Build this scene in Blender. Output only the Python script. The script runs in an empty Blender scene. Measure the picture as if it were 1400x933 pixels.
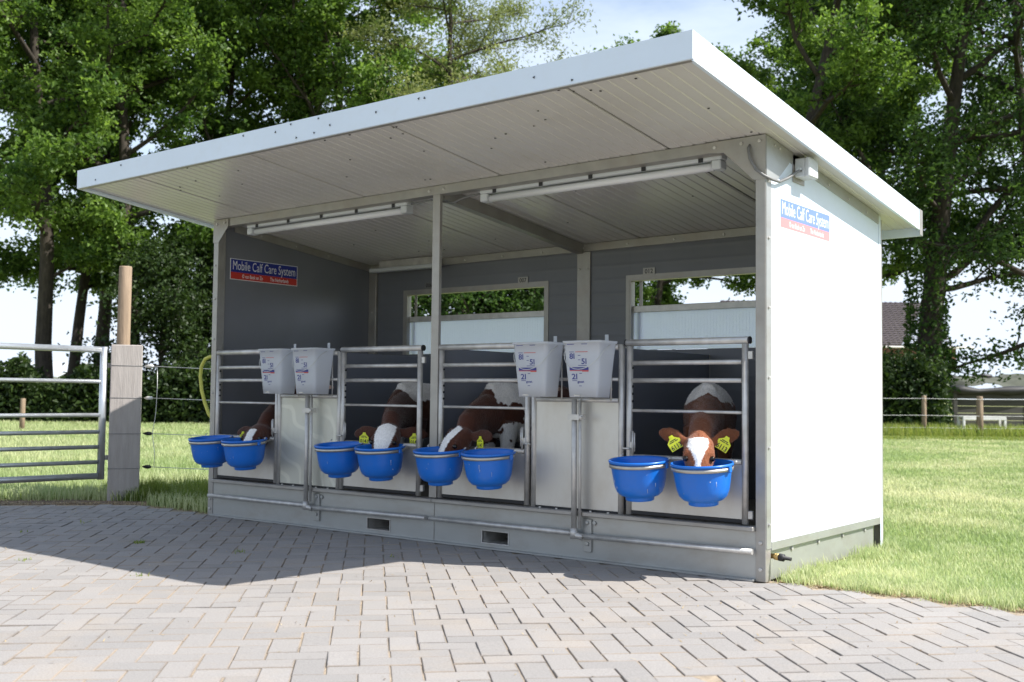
import bpy, bmesh, math, random
import numpy as np
from mathutils import Vector, Matrix
R = math.radians
random.seed(7)
S = bpy.context.scene
COL = S.collection

# ------------------------------------------------------------------ camera, world, sun, exposure
cam_d = bpy.data.cameras.new('camera'); cam = bpy.data.objects.new('camera', cam_d); COL.objects.link(cam)
CAM = Vector((6.7742, -5.0736, 0.9084)); YAW, PIT, ROL = 0.6604, 0.0492, 0.0107
fw = Vector((-math.sin(YAW)*math.cos(PIT), math.cos(YAW)*math.cos(PIT), math.sin(PIT)))
rt = Vector((math.cos(YAW), math.sin(YAW), 0)); up = rt.cross(fw)
r2 = rt*math.cos(ROL)+up*math.sin(ROL); u2 = -rt*math.sin(ROL)+up*math.cos(ROL)
m = Matrix((r2, u2, -fw)).transposed().to_4x4(); m.translation = CAM
cam.matrix_world = m
cam_d.sensor_width = 36; cam_d.lens = 1499.85/1400*36
cam_d.clip_start = .05; cam_d.clip_end = 3000
cam_d.dof.use_dof = True; cam_d.dof.focus_distance = 6.1; cam_d.dof.aperture_fstop = 4.0
S.camera = cam

SUN_TO = Vector((2.12, .81, 2.42)).normalized()
W = bpy.data.worlds.new('World'); S.world = W; W.use_nodes = True
nt = W.node_tree; bg = nt.nodes['Background']
sky = nt.nodes.new('ShaderNodeTexSky'); sky.sky_type = 'NISHITA'; sky.sun_disc = False
sky.sun_elevation = math.asin(SUN_TO.z); sky.sun_rotation = math.atan2(SUN_TO.x, SUN_TO.y)
sky.air_density = 1.0; sky.dust_density = 1.0; sky.ozone_density = 1.0
# thin summer haze and veil cloud over the clear sky: thicker where the line of sight runs longer through it (towards the horizon)
N = nt.nodes; K = nt.links
tc = N.new('ShaderNodeTexCoord'); sx = N.new('ShaderNodeSeparateXYZ'); K.new(tc.outputs['Generated'], sx.inputs[0])
def mth(op, a, b=None):
    q = N.new('ShaderNodeMath'); q.operation = op
    for i, v in enumerate((a, b)):
        if v is None: continue
        if isinstance(v, (int, float)): q.inputs[i].default_value = v
        else: K.new(v, q.inputs[i])
    return q.outputs[0]
zc = mth('MAXIMUM', sx.outputs[2], .02)
cz = N.new('ShaderNodeMapping'); cz.inputs['Scale'].default_value = (1, 1, 3.2); K.new(tc.outputs['Generated'], cz.inputs[0])
cn = N.new('ShaderNodeTexNoise'); cn.inputs['Scale'].default_value = 2.6; cn.inputs['Detail'].default_value = 7; cn.inputs['Roughness'].default_value = .6; K.new(cz.outputs[0], cn.inputs[0])
cl_ = mth('MULTIPLY', mth('MAXIMUM', mth('SUBTRACT', cn.outputs[0], .43), 0), 1.6)
tau = mth('DIVIDE', mth('ADD', cl_, .15), zc)
hz = mth('SUBTRACT', 1, mth('POWER', 2.718, mth('MULTIPLY', tau, -1)))
mxw = N.new('ShaderNodeMix'); mxw.data_type = 'RGBA'; K.new(hz, mxw.inputs[0]); K.new(sky.outputs[0], mxw.inputs[6]); mxw.inputs[7].default_value = (4.75, 5.35, 6.2, 1)
K.new(mxw.outputs[2], bg.inputs[0]); bg.inputs[1].default_value = 0.11
sd = bpy.data.lights.new('sun', 'SUN'); sd.energy = 4.6; sd.angle = R(.5); sd.color = (1, .965, .915)
so = bpy.data.objects.new('sun', sd); COL.objects.link(so)
so.rotation_euler = SUN_TO.to_track_quat('Z', 'Y').to_euler(); so.location = (10, 4, 14)
S.view_settings.view_transform = 'Standard'; S.view_settings.look = 'None'
S.view_settings.exposure = 0.9; S.view_settings.gamma = 1
S.view_settings.use_curve_mapping = False
S.cycles.use_denoising = True
S.cycles.max_bounces = 8; S.cycles.diffuse_bounces = 4; S.cycles.transparent_max_bounces = 12
S.cycles.sample_clamp_indirect = 6

# ------------------------------------------------------------------ materials
def new_mat(name):
    M = bpy.data.materials.new(name); M.use_nodes = True
    n = M.node_tree.nodes; l = M.node_tree.links
    return M, n, l, n['Principled BSDF'], n['Material Output']

def mat(name, col, rough=.6, metal=0., var=.12, scale=6., bump=0., bscale=60., spec=.5, stretch=(1, 1, 1), rvar=.0, dirt=None, dscale=3., damt=.5):
    """plain surface with noise variation of colour, optional dirt colour in noise patches, fine bump"""
    M, n, l, b, o = new_mat(name)
    tc = n.new('ShaderNodeTexCoord'); mp = n.new('ShaderNodeMapping'); mp.inputs['Scale'].default_value = stretch
    l.new(tc.outputs['Object'], mp.inputs[0])
    nz = n.new('ShaderNodeTexNoise'); nz.inputs['Scale'].default_value = scale; nz.inputs['Detail'].default_value = 6
    l.new(mp.outputs[0], nz.inputs[0])
    rp = n.new('ShaderNodeValToRGB')
    c = Vector(col)
    rp.color_ramp.elements[0].position = .3; rp.color_ramp.elements[1].position = .7
    rp.color_ramp.elements[0].color = (*(c*(1-var)), 1); rp.color_ramp.elements[1].color = (*[min(1, v) for v in c*(1+var)], 1)
    l.new(nz.outputs[0], rp.inputs[0]); src = rp.outputs[0]
    if dirt:
        dz = n.new('ShaderNodeTexNoise'); dz.inputs['Scale'].default_value = dscale; dz.inputs['Detail'].default_value = 8; dz.inputs['Roughness'].default_value = .7
        l.new(mp.outputs[0], dz.inputs[0])
        dr = n.new('ShaderNodeValToRGB'); dr.color_ramp.elements[0].position = .48; dr.color_ramp.elements[1].position = .75
        dr.color_ramp.elements[1].color = (damt, damt, damt, 1)
        l.new(dz.outputs[0], dr.inputs[0])
        mx = n.new('ShaderNodeMix'); mx.data_type = 'RGBA'
        l.new(dr.outputs[0], mx.inputs[0]); l.new(src, mx.inputs[6]); mx.inputs[7].default_value = (*dirt, 1)
        src = mx.outputs[2]
    l.new(src, b.inputs['Base Color'])
    b.inputs['Roughness'].default_value = rough; b.inputs['Metallic'].default_value = metal
    b.inputs['Specular IOR Level'].default_value = spec
    if rvar:
        mr = n.new('ShaderNodeMapRange'); mr.inputs[3].default_value = max(.05, rough-rvar); mr.inputs[4].default_value = min(1, rough+rvar)
        l.new(nz.outputs[0], mr.inputs[0]); l.new(mr.outputs[0], b.inputs['Roughness'])
    if bump:
        bz = n.new('ShaderNodeTexNoise'); bz.inputs['Scale'].default_value = bscale; bz.inputs['Detail'].default_value = 4
        l.new(mp.outputs[0], bz.inputs[0])
        bp = n.new('ShaderNodeBump'); bp.inputs['Strength'].default_value = bump; bp.inputs['Distance'].default_value = .01
        l.new(bz.outputs[0], bp.inputs['Height']); l.new(bp.outputs[0], b.inputs['Normal'])
    return M

def add_wave_bump(M, axis, period, strength=.3, dist=.004):
    """fine pressed ribs across an axis, as on steel-faced sandwich panels"""
    n = M.node_tree.nodes; l = M.node_tree.links; b = n['Principled BSDF']
    tc = n.new('ShaderNodeTexCoord'); wv = n.new('ShaderNodeTexWave'); wv.bands_direction = axis
    wv.inputs['Scale'].default_value = .314/period; wv.inputs['Distortion'].default_value = 0
    l.new(tc.outputs['Object'], wv.inputs[0])
    pw = n.new('ShaderNodeMath'); pw.operation = 'POWER'; pw.inputs[1].default_value = 6; l.new(wv.outputs['Fac'], pw.inputs[0])
    bp = n.new('ShaderNodeBump'); bp.inputs['Strength'].default_value = strength; bp.inputs['Distance'].default_value = dist
    l.new(pw.outputs[0], bp.inputs['Height']); l.new(bp.outputs[0], b.inputs['Normal'])

M_white = mat('white_coated_steel', (.68, .76, .86), .42, 0, .02, 2.5, dirt=(.55, .53, .47), dscale=9, damt=.12)
M_soffit = mat('soffit_steel', (.62, .60, .575), .28, 0, .03, 1.5, dirt=(.42, .38, .32), dscale=2.2, damt=.25)
M_slate = mat('slate_grey_steel', (.165, .170, .188), .3, 0, .08, 2.0, dirt=(.16, .16, .16), dscale=2.5, damt=.3)
M_part = mat('partition_panel', (.155, .168, .205), .38, 0, .08, 2.0, dirt=(.2, .19, .17), dscale=3, damt=.3)
M_slate_rib = mat('slate_grey_ribbed', (.15, .156, .172), .42, 0, .08, 2.0, dirt=(.18, .17, .16), dscale=2.5, damt=.35)
add_wave_bump(M_slate_rib, 'Z', .1, .35, .004)
M_galv = mat('galvanised_steel', (.56, .545, .52), .42, .5, .16, 14, .05, 200, rvar=.12, dirt=(.30, .26, .22), dscale=5, damt=.45)
M_galv2 = mat('galvanised_flat_steel', (.37, .355, .33), .48, .55, .12, 9, .04, 160, rvar=.1, dirt=(.33, .27, .22), dscale=4, damt=.5)
M_base = mat('base_channel_steel', (.42, .425, .41), .42, .55, .07, 3, dirt=(.30, .25, .20), dscale=3.2, damt=.45, stretch=(1, 1, 2.2))
M_sheet = mat('aluminium_sheet', (.60, .58, .54), .42, .55, .06, 3, .03, 40, rvar=.1, dirt=(.42, .36, .28), dscale=3.5, damt=.4, stretch=(1, 1, .6))
M_dark = mat('dark_rubber', (.02, .02, .022), .6)
M_black = mat('pane_black', (.015, .015, .015), .8)  # plain black of the house window panes
M_joint = mat('panel_joint_seal', (.05, .045, .04), .8)
M_floor = mat('concrete_floor', (.22, .2, .17), .9, 0, .3, 6, .3, 40)
M_wood = mat('weathered_post', (.255, .185, .125), .85, 0, .3, 5, .5, 40, stretch=(6, 6, .5))
M_sleeper = mat('grey_sleeper_wood', (.37, .335, .31), .85, 0, .10, 8, .35, 30, stretch=(3, 3, .4), dirt=(.26, .23, .21), dscale=5, damt=.6)
M_gate = mat('bright_galvanised_tube', (.62, .64, .66), .36, .8, .1, 10, rvar=.08)
M_wire = mat('fence_wire', (.6, .6, .58), .5, .3)
M_blueb = mat('blue_bucket_plastic', (.008, .15, .60), .33, 0, .06, 6, .02, 90, rvar=.06, dirt=(.05, .13, .38), dscale=12, damt=.35)
M_splash = mat('dried_milk', (.55, .56, .56), .6)
M_steelband = mat('bucket_ring_steel', (.50, .47, .42), .4, .8, .1, 20)
M_yellow = mat('yellow_hose_rubber', (.52, .51, .09), .5, 0, .08, 8)
M_tag = mat('yellow_tag_plastic', (.74, .79, .04), .45, 0, .05)
M_ink = mat('black_ink', (.02, .02, .02), .6)
M_signblue = mat('sign_blue', (.015, .025, .24), .3, 0, .03)
M_signred = mat('sign_red', (.55, .035, .025), .3, 0, .03)
M_signwhite = mat('sign_white', (.78, .78, .78), .4, 0, .02)
M_paleblue = mat('pale_sign_blue', (.15, .235, .60), .3, 0, .03)  # paler blue and red for the sign on the right wall
M_palered = mat('pale_sign_red', (.66, .25, .25), .3, 0, .03)
M_printblue = mat('print_blue', (.04, .05, .25), .5)
M_printred = mat('print_red', (.6, .08, .06), .5)
M_boxgrey = mat('grey_plastic_box', (.55, .57, .58), .5, 0, .03)
M_cable = mat('grey_cable', (.17, .17, .17), .5)
M_brass = mat('brass', (.55, .38, .15), .35, .9)
M_tube = mat('fluorescent_tube_glass', (.72, .72, .74), .25, 0, .02)
M_teat = mat('teat_rubber', (.62, .45, .38), .5)
M_eye = mat('eye', (.012, .008, .006), .08)
M_soil = mat('bare_soil', (.17, .115, .075), .95, 0, .4, 9, .8, 50, dirt=(.36, .29, .18), dscale=14, damt=.8)
M_sand = mat('joint_sand', (.36, .29, .21), .95, 0, .25, 30, .5, 200, dirt=(.13, .11, .09), dscale=5, damt=.8)
M_hw = mat('house_render', (.62, .60, .55), .85, 0, .05)
M_rooft = mat('roof_tile', (.085, .07, .078), .7, 0, .25, 5)
M_fasc = mat('brown_fascia', (.19, .085, .045), .6)
M_tarp = mat('green_tarp', (.085, .092, .068), .95, 0, .25, 1.2, .4, 6)
M_conc = mat('clamp_concrete', (.27, .26, .24), .9, 0, .2, 2)
M_plank = mat('grey_plank', (.062, .06, .056), .85, 0, .25, 3, stretch=(.4, .4, 5))
M_benchw = mat('white_painted_wood', (.66, .65, .62), .6, 0, .08, 6)
M_barn = mat('pale_barn_roof', (.50, .52, .55), .5, 0, .05)

M_stain = mat('licked_aluminium_sheet', (.56, .56, .50), .46, .5, .06, 3, .03, 40, rvar=.1, dirt=(.42, .38, .28), dscale=3.5, damt=.4, stretch=(1, 1, .6))
n = M_stain.node_tree.nodes; l = M_stain.node_tree.links; b = n['Principled BSDF']
src = b.inputs['Base Color'].links[0].from_socket
tc = n.new('ShaderNodeTexCoord'); wv = n.new('ShaderNodeTexWave'); wv.wave_type = 'RINGS'; wv.rings_direction = 'SPHERICAL'; wv.inputs['Scale'].default_value = 2.2; wv.inputs['Distortion'].default_value = 9; wv.inputs['Detail'].default_value = 1.2; wv.inputs['Detail Scale'].default_value = 1.3
l.new(tc.outputs['Object'], wv.inputs[0]); rp = n.new('ShaderNodeValToRGB'); rp.color_ramp.elements[0].position = .80; rp.color_ramp.elements[1].position = .95; rp.color_ramp.elements[1].color = (.5, .5, .5, 1)
l.new(wv.outputs['Fac'], rp.inputs[0]); mx = n.new('ShaderNodeMix'); mx.data_type = 'RGBA'; l.new(rp.outputs[0], mx.inputs[0]); l.new(src, mx.inputs[6]); mx.inputs[7].default_value = (.74, .73, .64, 1); l.new(mx.outputs[2], b.inputs['Base Color'])

def translucent_mat(name, col, tcol, alpha, rough=.4, mixt=.5, stripe=False):
    M, n, l, b, o = new_mat(name)
    b.inputs['Base Color'].default_value = (*col, 1); b.inputs['Roughness'].default_value = rough
    t = n.new('ShaderNodeBsdfTranslucent'); t.inputs[0].default_value = (*tcol, 1)
    m1 = n.new('ShaderNodeMixShader'); m1.inputs[0].default_value = mixt
    l.new(b.outputs[0], m1.inputs[1]); l.new(t.outputs[0], m1.inputs[2])
    tr = n.new('ShaderNodeBsdfTransparent'); m2 = n.new('ShaderNodeMixShader'); m2.inputs[0].default_value = alpha
    l.new(m1.outputs[0], m2.inputs[1]); l.new(tr.outputs[0], m2.inputs[2]); l.new(m2.outputs[0], o.inputs[0])
    return M
M_poly = translucent_mat('twinwall_polycarbonate', (.62, .72, 1.0), (.86, .88, 1.0), .06, .35, .95)
M_pail = translucent_mat('frosted_pail_plastic', (.80, .82, .85), (.88, .90, .94), .25, .35, .5)

def leaf_mat(name, c1, c2, tr):
    M, n, l, b, o = new_mat(name)
    at = n.new('ShaderNodeAttribute'); at.attribute_name = 'rnd'
    rp = n.new('ShaderNodeValToRGB'); rp.color_ramp.elements[0].color = (*c1, 1); rp.color_ramp.elements[1].color = (*c2, 1)
    l.new(at.outputs['Fac'], rp.inputs[0]); l.new(rp.outputs[0], b.inputs['Base Color'])
    b.inputs['Roughness'].default_value = .5; b.inputs['Specular IOR Level'].default_value = .35
    t = n.new('ShaderNodeBsdfTranslucent')
    hs = n.new('ShaderNodeHueSaturation'); hs.inputs['Hue'].default_value = .493; hs.inputs['Saturation'].default_value = 1.1; hs.inputs['Value'].default_value = 1.6
    l.new(rp.outputs[0], hs.inputs['Color']); l.new(hs.outputs[0], t.inputs[0])
    m1 = n.new('ShaderNodeMixShader'); m1.inputs[0].default_value = tr
    l.new(b.outputs[0], m1.inputs[1]); l.new(t.outputs[0], m1.inputs[2]); l.new(m1.outputs[0], o.inputs[0])
    return M
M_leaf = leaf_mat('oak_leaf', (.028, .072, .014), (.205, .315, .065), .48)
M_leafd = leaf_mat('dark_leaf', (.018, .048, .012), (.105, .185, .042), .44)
M_leafl = leaf_mat('larch_leaf', (.11, .15, .045), (.26, .29, .10), .45)
M_hedge = leaf_mat('hedge_leaf', (.014, .032, .008), (.05, .085, .018), .3)
M_grass = leaf_mat('grass_blade', (.28, .365, .15), (.585, .585, .36), .42)
M_grassd = leaf_mat('long_grass_blade', (.11, .18, .03), (.30, .33, .09), .42)
M_bark = mat('bark', (.046, .037, .028), .95, 0, .4, 7, .9, 14, stretch=(2, 2, .5))

# lawn sheet
M_lawn, n, l, b, o = new_mat('lawn')
tc = n.new('ShaderNodeTexCoord'); nz = n.new('ShaderNodeTexNoise'); nz.inputs['Scale'].default_value = 1.1; nz.inputs['Detail'].default_value = 10; nz.inputs['Roughness'].default_value = .75
l.new(tc.outputs['Object'], nz.inputs[0]); rp = n.new('ShaderNodeValToRGB')
rp.color_ramp.elements[0].position = .32; rp.color_ramp.elements[0].color = (.185, .225, .075, 1)
rp.color_ramp.elements[1].position = .72; rp.color_ramp.elements[1].color = (.36, .345, .18, 1)
l.new(nz.outputs[0], rp.inputs[0]); l.new(rp.outputs[0], b.inputs['Base Color']); b.inputs['Roughness'].default_value = .95; b.inputs['Specular IOR Level'].default_value = .1
nz2 = n.new('ShaderNodeTexNoise'); nz2.inputs['Scale'].default_value = 30; l.new(tc.outputs['Object'], nz2.inputs[0])
bp = n.new('ShaderNodeBump'); bp.inputs['Distance'].default_value = .04; l.new(nz2.outputs[0], bp.inputs['Height']); l.new(bp.outputs[0], b.inputs['Normal'])

# paving bricks: tone per brick, sandy film in patches
M_brick, n, l, b, o = new_mat('concrete_paver')
at = n.new('ShaderNodeAttribute'); at.attribute_name = 'rnd'; oi = n.new('ShaderNodeObjectInfo')
ad = n.new('ShaderNodeMath'); ad.operation = 'ADD'; l.new(at.outputs['Fac'], ad.inputs[0]); l.new(oi.outputs['Random'], ad.inputs[1])
fr = n.new('ShaderNodeMath'); fr.operation = 'FRACT'; l.new(ad.outputs[0], fr.inputs[0])
rp = n.new('ShaderNodeValToRGB')
rp.color_ramp.elements[0].color = (.270, .256, .243, 1); rp.color_ramp.elements[1].color = (.318, .298, .280, 1)
e = rp.color_ramp.elements.new(.5); e.color = (.300, .281, .264, 1)
l.new(fr.outputs[0], rp.inputs[0])
ge = n.new('ShaderNodeNewGeometry')
nz = n.new('ShaderNodeTexNoise'); nz.inputs['Scale'].default_value = 2.2; nz.inputs['Detail'].default_value = 8; nz.inputs['Roughness'].default_value = .7
l.new(ge.outputs['Position'], nz.inputs[0])
dr = n.new('ShaderNodeValToRGB'); dr.color_ramp.elements[0].position = .5; dr.color_ramp.elements[1].position = .78; dr.color_ramp.elements[1].color = (.45, .45, .45, 1)
l.new(nz.outputs[0], dr.inputs[0])
mx = n.new('ShaderNodeMix'); mx.data_type = 'RGBA'; l.new(dr.outputs[0], mx.inputs[0]); l.new(rp.outputs[0], mx.inputs[6]); mx.inputs[7].default_value = (.39, .315, .235, 1)
nz3 = n.new('ShaderNodeTexNoise'); nz3.inputs['Scale'].default_value = 160; nz3.inputs['Detail'].default_value = 3; l.new(ge.outputs['Position'], nz3.inputs[0])
mr = n.new('ShaderNodeMapRange'); mr.inputs[3].default_value = .66; mr.inputs[4].default_value = 1.30; l.new(nz3.outputs[0], mr.inputs[0])
mm = n.new('ShaderNodeMix'); mm.data_type = 'RGBA'; mm.blend_type = 'MULTIPLY'; mm.inputs[0].default_value = 1
l.new(mx.outputs[2], mm.inputs[6]); l.new(mr.outputs[0], mm.inputs[7])
# grime and sand caught along the worn arrises
uvn = n.new('ShaderNodeUVMap'); uvn.uv_map = 'face_xy'; sp = n.new('ShaderNodeSeparateXYZ'); l.new(uvn.outputs[0], sp.inputs[0])
def mt(op, a_, b_=None, c_=None):
    q = n.new('ShaderNodeMath'); q.operation = op
    for i_, v_ in enumerate((a_, b_, c_)):
        if v_ is None: continue
        if isinstance(v_, (int, float)): q.inputs[i_].default_value = v_
        else: l.new(v_, q.inputs[i_])
    return q.outputs[0]
dx_ = mt('SUBTRACT', 1.0429, mt('ABSOLUTE', sp.outputs[0])); dy_ = mt('SUBTRACT', .5155, mt('ABSOLUTE', sp.outputs[1]))
nze = n.new('ShaderNodeTexNoise'); nze.inputs['Scale'].default_value = 22; nze.inputs['Detail'].default_value = 4; l.new(ge.outputs['Position'], nze.inputs[0])
wid = mt('MULTIPLY', nze.outputs[0], .115)
ef = mt('SUBTRACT', 1, mt('MINIMUM', 1, mt('DIVIDE', mt('MINIMUM', dx_, dy_), wid)))
ef = mt('MULTIPLY', mt('MAXIMUM', ef, 0), .66)
nzf = n.new('ShaderNodeTexNoise'); nzf.inputs['Scale'].default_value = 1.6; nzf.inputs['Detail'].default_value = 4; l.new(ge.outputs['Position'], nzf.inputs[0])
er = n.new('ShaderNodeValToRGB'); er.color_ramp.elements[0].position = .40; er.color_ramp.elements[1].position = .60; er.color_ramp.elements[0].color = (.075, .066, .06, 1); er.color_ramp.elements[1].color = (.26, .20, .14, 1)
l.new(nzf.outputs[0], er.inputs[0])
em = n.new('ShaderNodeMix'); em.data_type = 'RGBA'; l.new(ef, em.inputs[0]); l.new(mm.outputs[2], em.inputs[6]); l.new(er.outputs[0], em.inputs[7])
l.new(em.outputs[2], b.inputs['Base Color'])
b.inputs['Roughness'].default_value = .85; b.inputs['Specular IOR Level'].default_value = .3
bp = n.new('ShaderNodeBump'); bp.inputs['Strength'].default_value = .5; bp.inputs['Distance'].default_value = .003
l.new(nz3.outputs[0], bp.inputs['Height']); l.new(bp.outputs[0], b.inputs['Normal'])

# calf coat, from a colour attribute baked per vertex
M_coat, n, l, b, o = new_mat('calf_coat')
at = n.new('ShaderNodeVertexColor'); at.layer_name = 'coat'
tc = n.new('ShaderNodeTexCoord'); mp = n.new('ShaderNodeMapping'); mp.inputs['Scale'].default_value = (1, 1, .35); l.new(tc.outputs['Object'], mp.inputs[0])
nz = n.new('ShaderNodeTexNoise'); nz.inputs['Scale'].default_value = 130; nz.inputs['Detail'].default_value = 5; l.new(mp.outputs[0], nz.inputs[0])
mr = n.new('ShaderNodeMapRange'); mr.inputs[3].default_value = .72; mr.inputs[4].default_value = 1.28; l.new(nz.outputs[0], mr.inputs[0])
mm = n.new('ShaderNodeMix'); mm.data_type = 'RGBA'; mm.blend_type = 'MULTIPLY'; mm.inputs[0].default_value = 1
l.new(at.outputs[0], mm.inputs[6]); l.new(mr.outputs[0], mm.inputs[7]); l.new(mm.outputs[2], b.inputs['Base Color'])
b.inputs['Roughness'].default_value = .75; b.inputs['Specular IOR Level'].default_value = .25
b.inputs['Sheen Weight'].default_value = .25
bp = n.new('ShaderNodeBump'); bp.inputs['Strength'].default_value = .6; bp.inputs['Distance'].default_value = .006
l.new(nz.outputs[0], bp.inputs['Height']); l.new(bp.outputs[0], b.inputs['Normal'])

# ------------------------------------------------------------------ mesh helpers
def tag(o, label=None, cat=None, group=None, kind=None):
    if label: o['label'] = label
    if cat: o['category'] = cat
    if group: o['group'] = group
    if kind: o['kind'] = kind
    return o

def empty(name, loc=(0, 0, 0), rz=0, **k):
    o = bpy.data.objects.new(name, None); COL.objects.link(o); o.location = loc; o.rotation_euler = (0, 0, rz)
    o.empty_display_size = .1
    return tag(o, **k)

def link(name, me, M=None, parent=None, **k):
    o = bpy.data.objects.new(name, me); COL.objects.link(o)
    if M and not me.materials: me.materials.append(M)
    if parent: o.parent = parent
    return tag(o, **k)

def mesh_np(name, V, F, rnd=None, smooth=False):
    """V (n,3) array, F (m,k) array of equal-sized faces"""
    V = np.asarray(V, dtype=np.float32); F = np.asarray(F, dtype=np.int32)
    me = bpy.data.meshes.new(name); k = F.shape[1]; mF = len(F)
    me.vertices.add(len(V)); me.vertices.foreach_set('co', V.ravel())
    me.loops.add(mF*k); me.loops.foreach_set('vertex_index', F.ravel())
    me.polygons.add(mF); me.polygons.foreach_set('loop_start', np.arange(0, mF*k, k, dtype=np.int32))
    me.polygons.foreach_set('use_smooth', np.full(mF, smooth, dtype=bool))
    if rnd is not None:
        a = me.attributes.new('rnd', 'FLOAT', 'FACE'); a.data.foreach_set('value', np.asarray(rnd, dtype=np.float32))
    me.update(calc_edges=True)
    return me

class MB:
    """collects simple shapes into one mesh"""
    def __init__(s): s.bm = bmesh.new()
    def box(s, x0, x1, y0, y1, z0, z1, bev=0.0, mat=None):
        vs = [s.bm.verts.new(v) for v in ((x0, y0, z0), (x1, y0, z0), (x1, y1, z0), (x0, y1, z0), (x0, y0, z1), (x1, y0, z1), (x1, y1, z1), (x0, y1, z1))]
        if mat is not None:
            for v in vs: v.co = mat @ v.co
        fs = [s.bm.faces.new([vs[i] for i in f]) for f in ((3, 2, 1, 0), (4, 5, 6, 7), (0, 1, 5, 4), (1, 2, 6, 5), (2, 3, 7, 6), (3, 0, 4, 7))]
        if bev:
            es = list({e for f in fs for e in f.edges})
            bmesh.ops.bevel(s.bm, geom=es, offset=bev, segments=1, affect='EDGES', profile=.5)
        return s
    def hexa(s, pts):
        vs = [s.bm.verts.new(p) for p in pts]
        for f in ((3, 2, 1, 0), (4, 5, 6, 7), (0, 1, 5, 4), (1, 2, 6, 5), (2, 3, 7, 6), (3, 0, 4, 7)): s.bm.faces.new([vs[i] for i in f])
        return s
    def tube(s, pts, r, seg=10, cap=True, smooth=True):
        pts = [Vector(p) for p in pts]; n = len(pts); rs = r if isinstance(r, (list, tuple)) else [r]*n
        rings = []; ref = None
        for i, p in enumerate(pts):
            t = (pts[min(i+1, n-1)]-pts[max(i-1, 0)]).normalized()
            if ref is None: ref = Vector((0, 0, 1)) if abs(t.z) < .9 else Vector((1, 0, 0))
            u = t.cross(ref).normalized(); w = u.cross(t).normalized(); ref = w
            rings.append([s.bm.verts.new(p+(u*math.cos(a)+w*math.sin(a))*rs[i]) for a in [2*math.pi*k/seg for k in range(seg)]])
        for a, b_ in zip(rings, rings[1:]):
            for k in range(seg):
                f = s.bm.faces.new((a[k], a[(k+1) % seg], b_[(k+1) % seg], b_[k])); f.smooth = smooth
        if cap:
            s.bm.faces.new(rings[0][::-1]); s.bm.faces.new(rings[-1])
        return s
    def lathe(s, prof, seg=40, c=(0, 0, 0), shape=None):
        rings = []
        for r, z in prof:
            if r < 1e-5: rings.append([s.bm.verts.new((c[0], c[1], c[2]+z))])
            else:
                rings.append([s.bm.verts.new((c[0]+r*math.cos(2*math.pi*k/seg), c[1]+r*math.sin(2*math.pi*k/seg), c[2]+z)) for k in range(seg)])
        for a, b_ in zip(rings, rings[1:]):
            for k in range(seg):
                if len(a) == 1 and len(b_) == 1: continue
                if len(a) == 1: f = s.bm.faces.new((a[0], b_[(k+1) % seg], b_[k]))
                elif len(b_) == 1: f = s.bm.faces.new((a[k], a[(k+1) % seg], b_[0]))
                else: f = s.bm.faces.new((a[k], a[(k+1) % seg], b_[(k+1) % seg], b_[k]))
                f.smooth = True
        return s
    def bolt(s, p, nrm, r=.009, h=.007, seg=6):
        p = Vector(p); nrm = Vector(nrm).normalized()
        return s.tube([p, p+nrm*h, p+nrm*(h+.001)], [r, r*.95, r*.6], seg, smooth=False)
    def build(s, name, M, parent=None, recalc=True, **k):
        if recalc: bmesh.ops.recalc_face_normals(s.bm, faces=s.bm.faces)
        me = bpy.data.meshes.new(name); s.bm.to_mesh(me); s.bm.free()
        return link(name, me, M, parent, **k)

def box(name, M, parent, x0, x1, y0, y1, z0, z1, bev=.0015, **k):
    return MB().box(x0, x1, y0, y1, z0, z1, bev).build(name, M, parent, **k)
def tube(name, M, parent, pts, r, seg=12, **k):
    return MB().tube(pts, r, seg).build(name, M, parent, **k)

def text(name, body, size, M, parent, loc, xdir, ydir, bold=0.0, align='CENTER', width=None, **k):
    cu = bpy.data.curves.new('lettering', 'FONT'); cu.body = body; cu.size = size; cu.align_x = align; cu.align_y = 'CENTER'; cu.offset = bold; cu.resolution_u = 3
    tmp = bpy.data.objects.new('lettering', cu); COL.objects.link(tmp)
    bpy.context.view_layer.update()
    me = bpy.data.meshes.new_from_object(tmp.evaluated_get(bpy.context.evaluated_depsgraph_get()))
    bpy.data.objects.remove(tmp); bpy.data.curves.remove(cu)
    me.name = name
    xs = [v.co.x for v in me.vertices]; sx = 1.0
    ox = (max(xs)+min(xs))/2 if align == 'CENTER' else 0.0
    if width: sx = width/(max(xs)-min(xs))
    xd = Vector(xdir).normalized(); yd = Vector(ydir).normalized(); zd = xd.cross(yd)
    L = Vector(loc)
    for v in me.vertices: v.co = L+xd*((v.co.x-ox)*sx)+yd*v.co.y+zd*v.co.z
    me.materials.clear()
    return link(name, me, M, parent, **k)

def copy_tree(o, parent=None):
    c = o.copy(); COL.objects.link(c)
    if parent: c.parent = parent
    for ch in list(o.children): copy_tree(ch, c)
    return c

# ------------------------------------------------------------------ ground, pavement, grass
def PX(px, d, z=0.0):                     # a spot on the land given its bearing and distance from the viewpoint
    k = (px-700)/1500
    return Vector((6.7742+d*(-.6134+.7897*k), -5.0736+d*(.7897+.6134*k), z))

def grid_sheet(name, M, x0, x1, y0, y1, z, nx, ny, **k):
    xs = np.linspace(x0, x1, nx); ys = np.linspace(y0, y1, ny)
    X, Y = np.meshgrid(xs, ys); V = np.stack([X.ravel(), Y.ravel(), np.full(X.size, z)], 1)
    i = np.arange(nx*ny).reshape(ny, nx)
    F = np.stack([i[:-1, :-1].ravel(), i[:-1, 1:].ravel(), i[1:, 1:].ravel(), i[1:, :-1].ravel()], 1)
    return link(name, mesh_np(name, V, F), M, **k)
grid_sheet('lawn', M_lawn, -900, 900, -900, 900, -.05, 2, 2, kind='structure')

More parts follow.
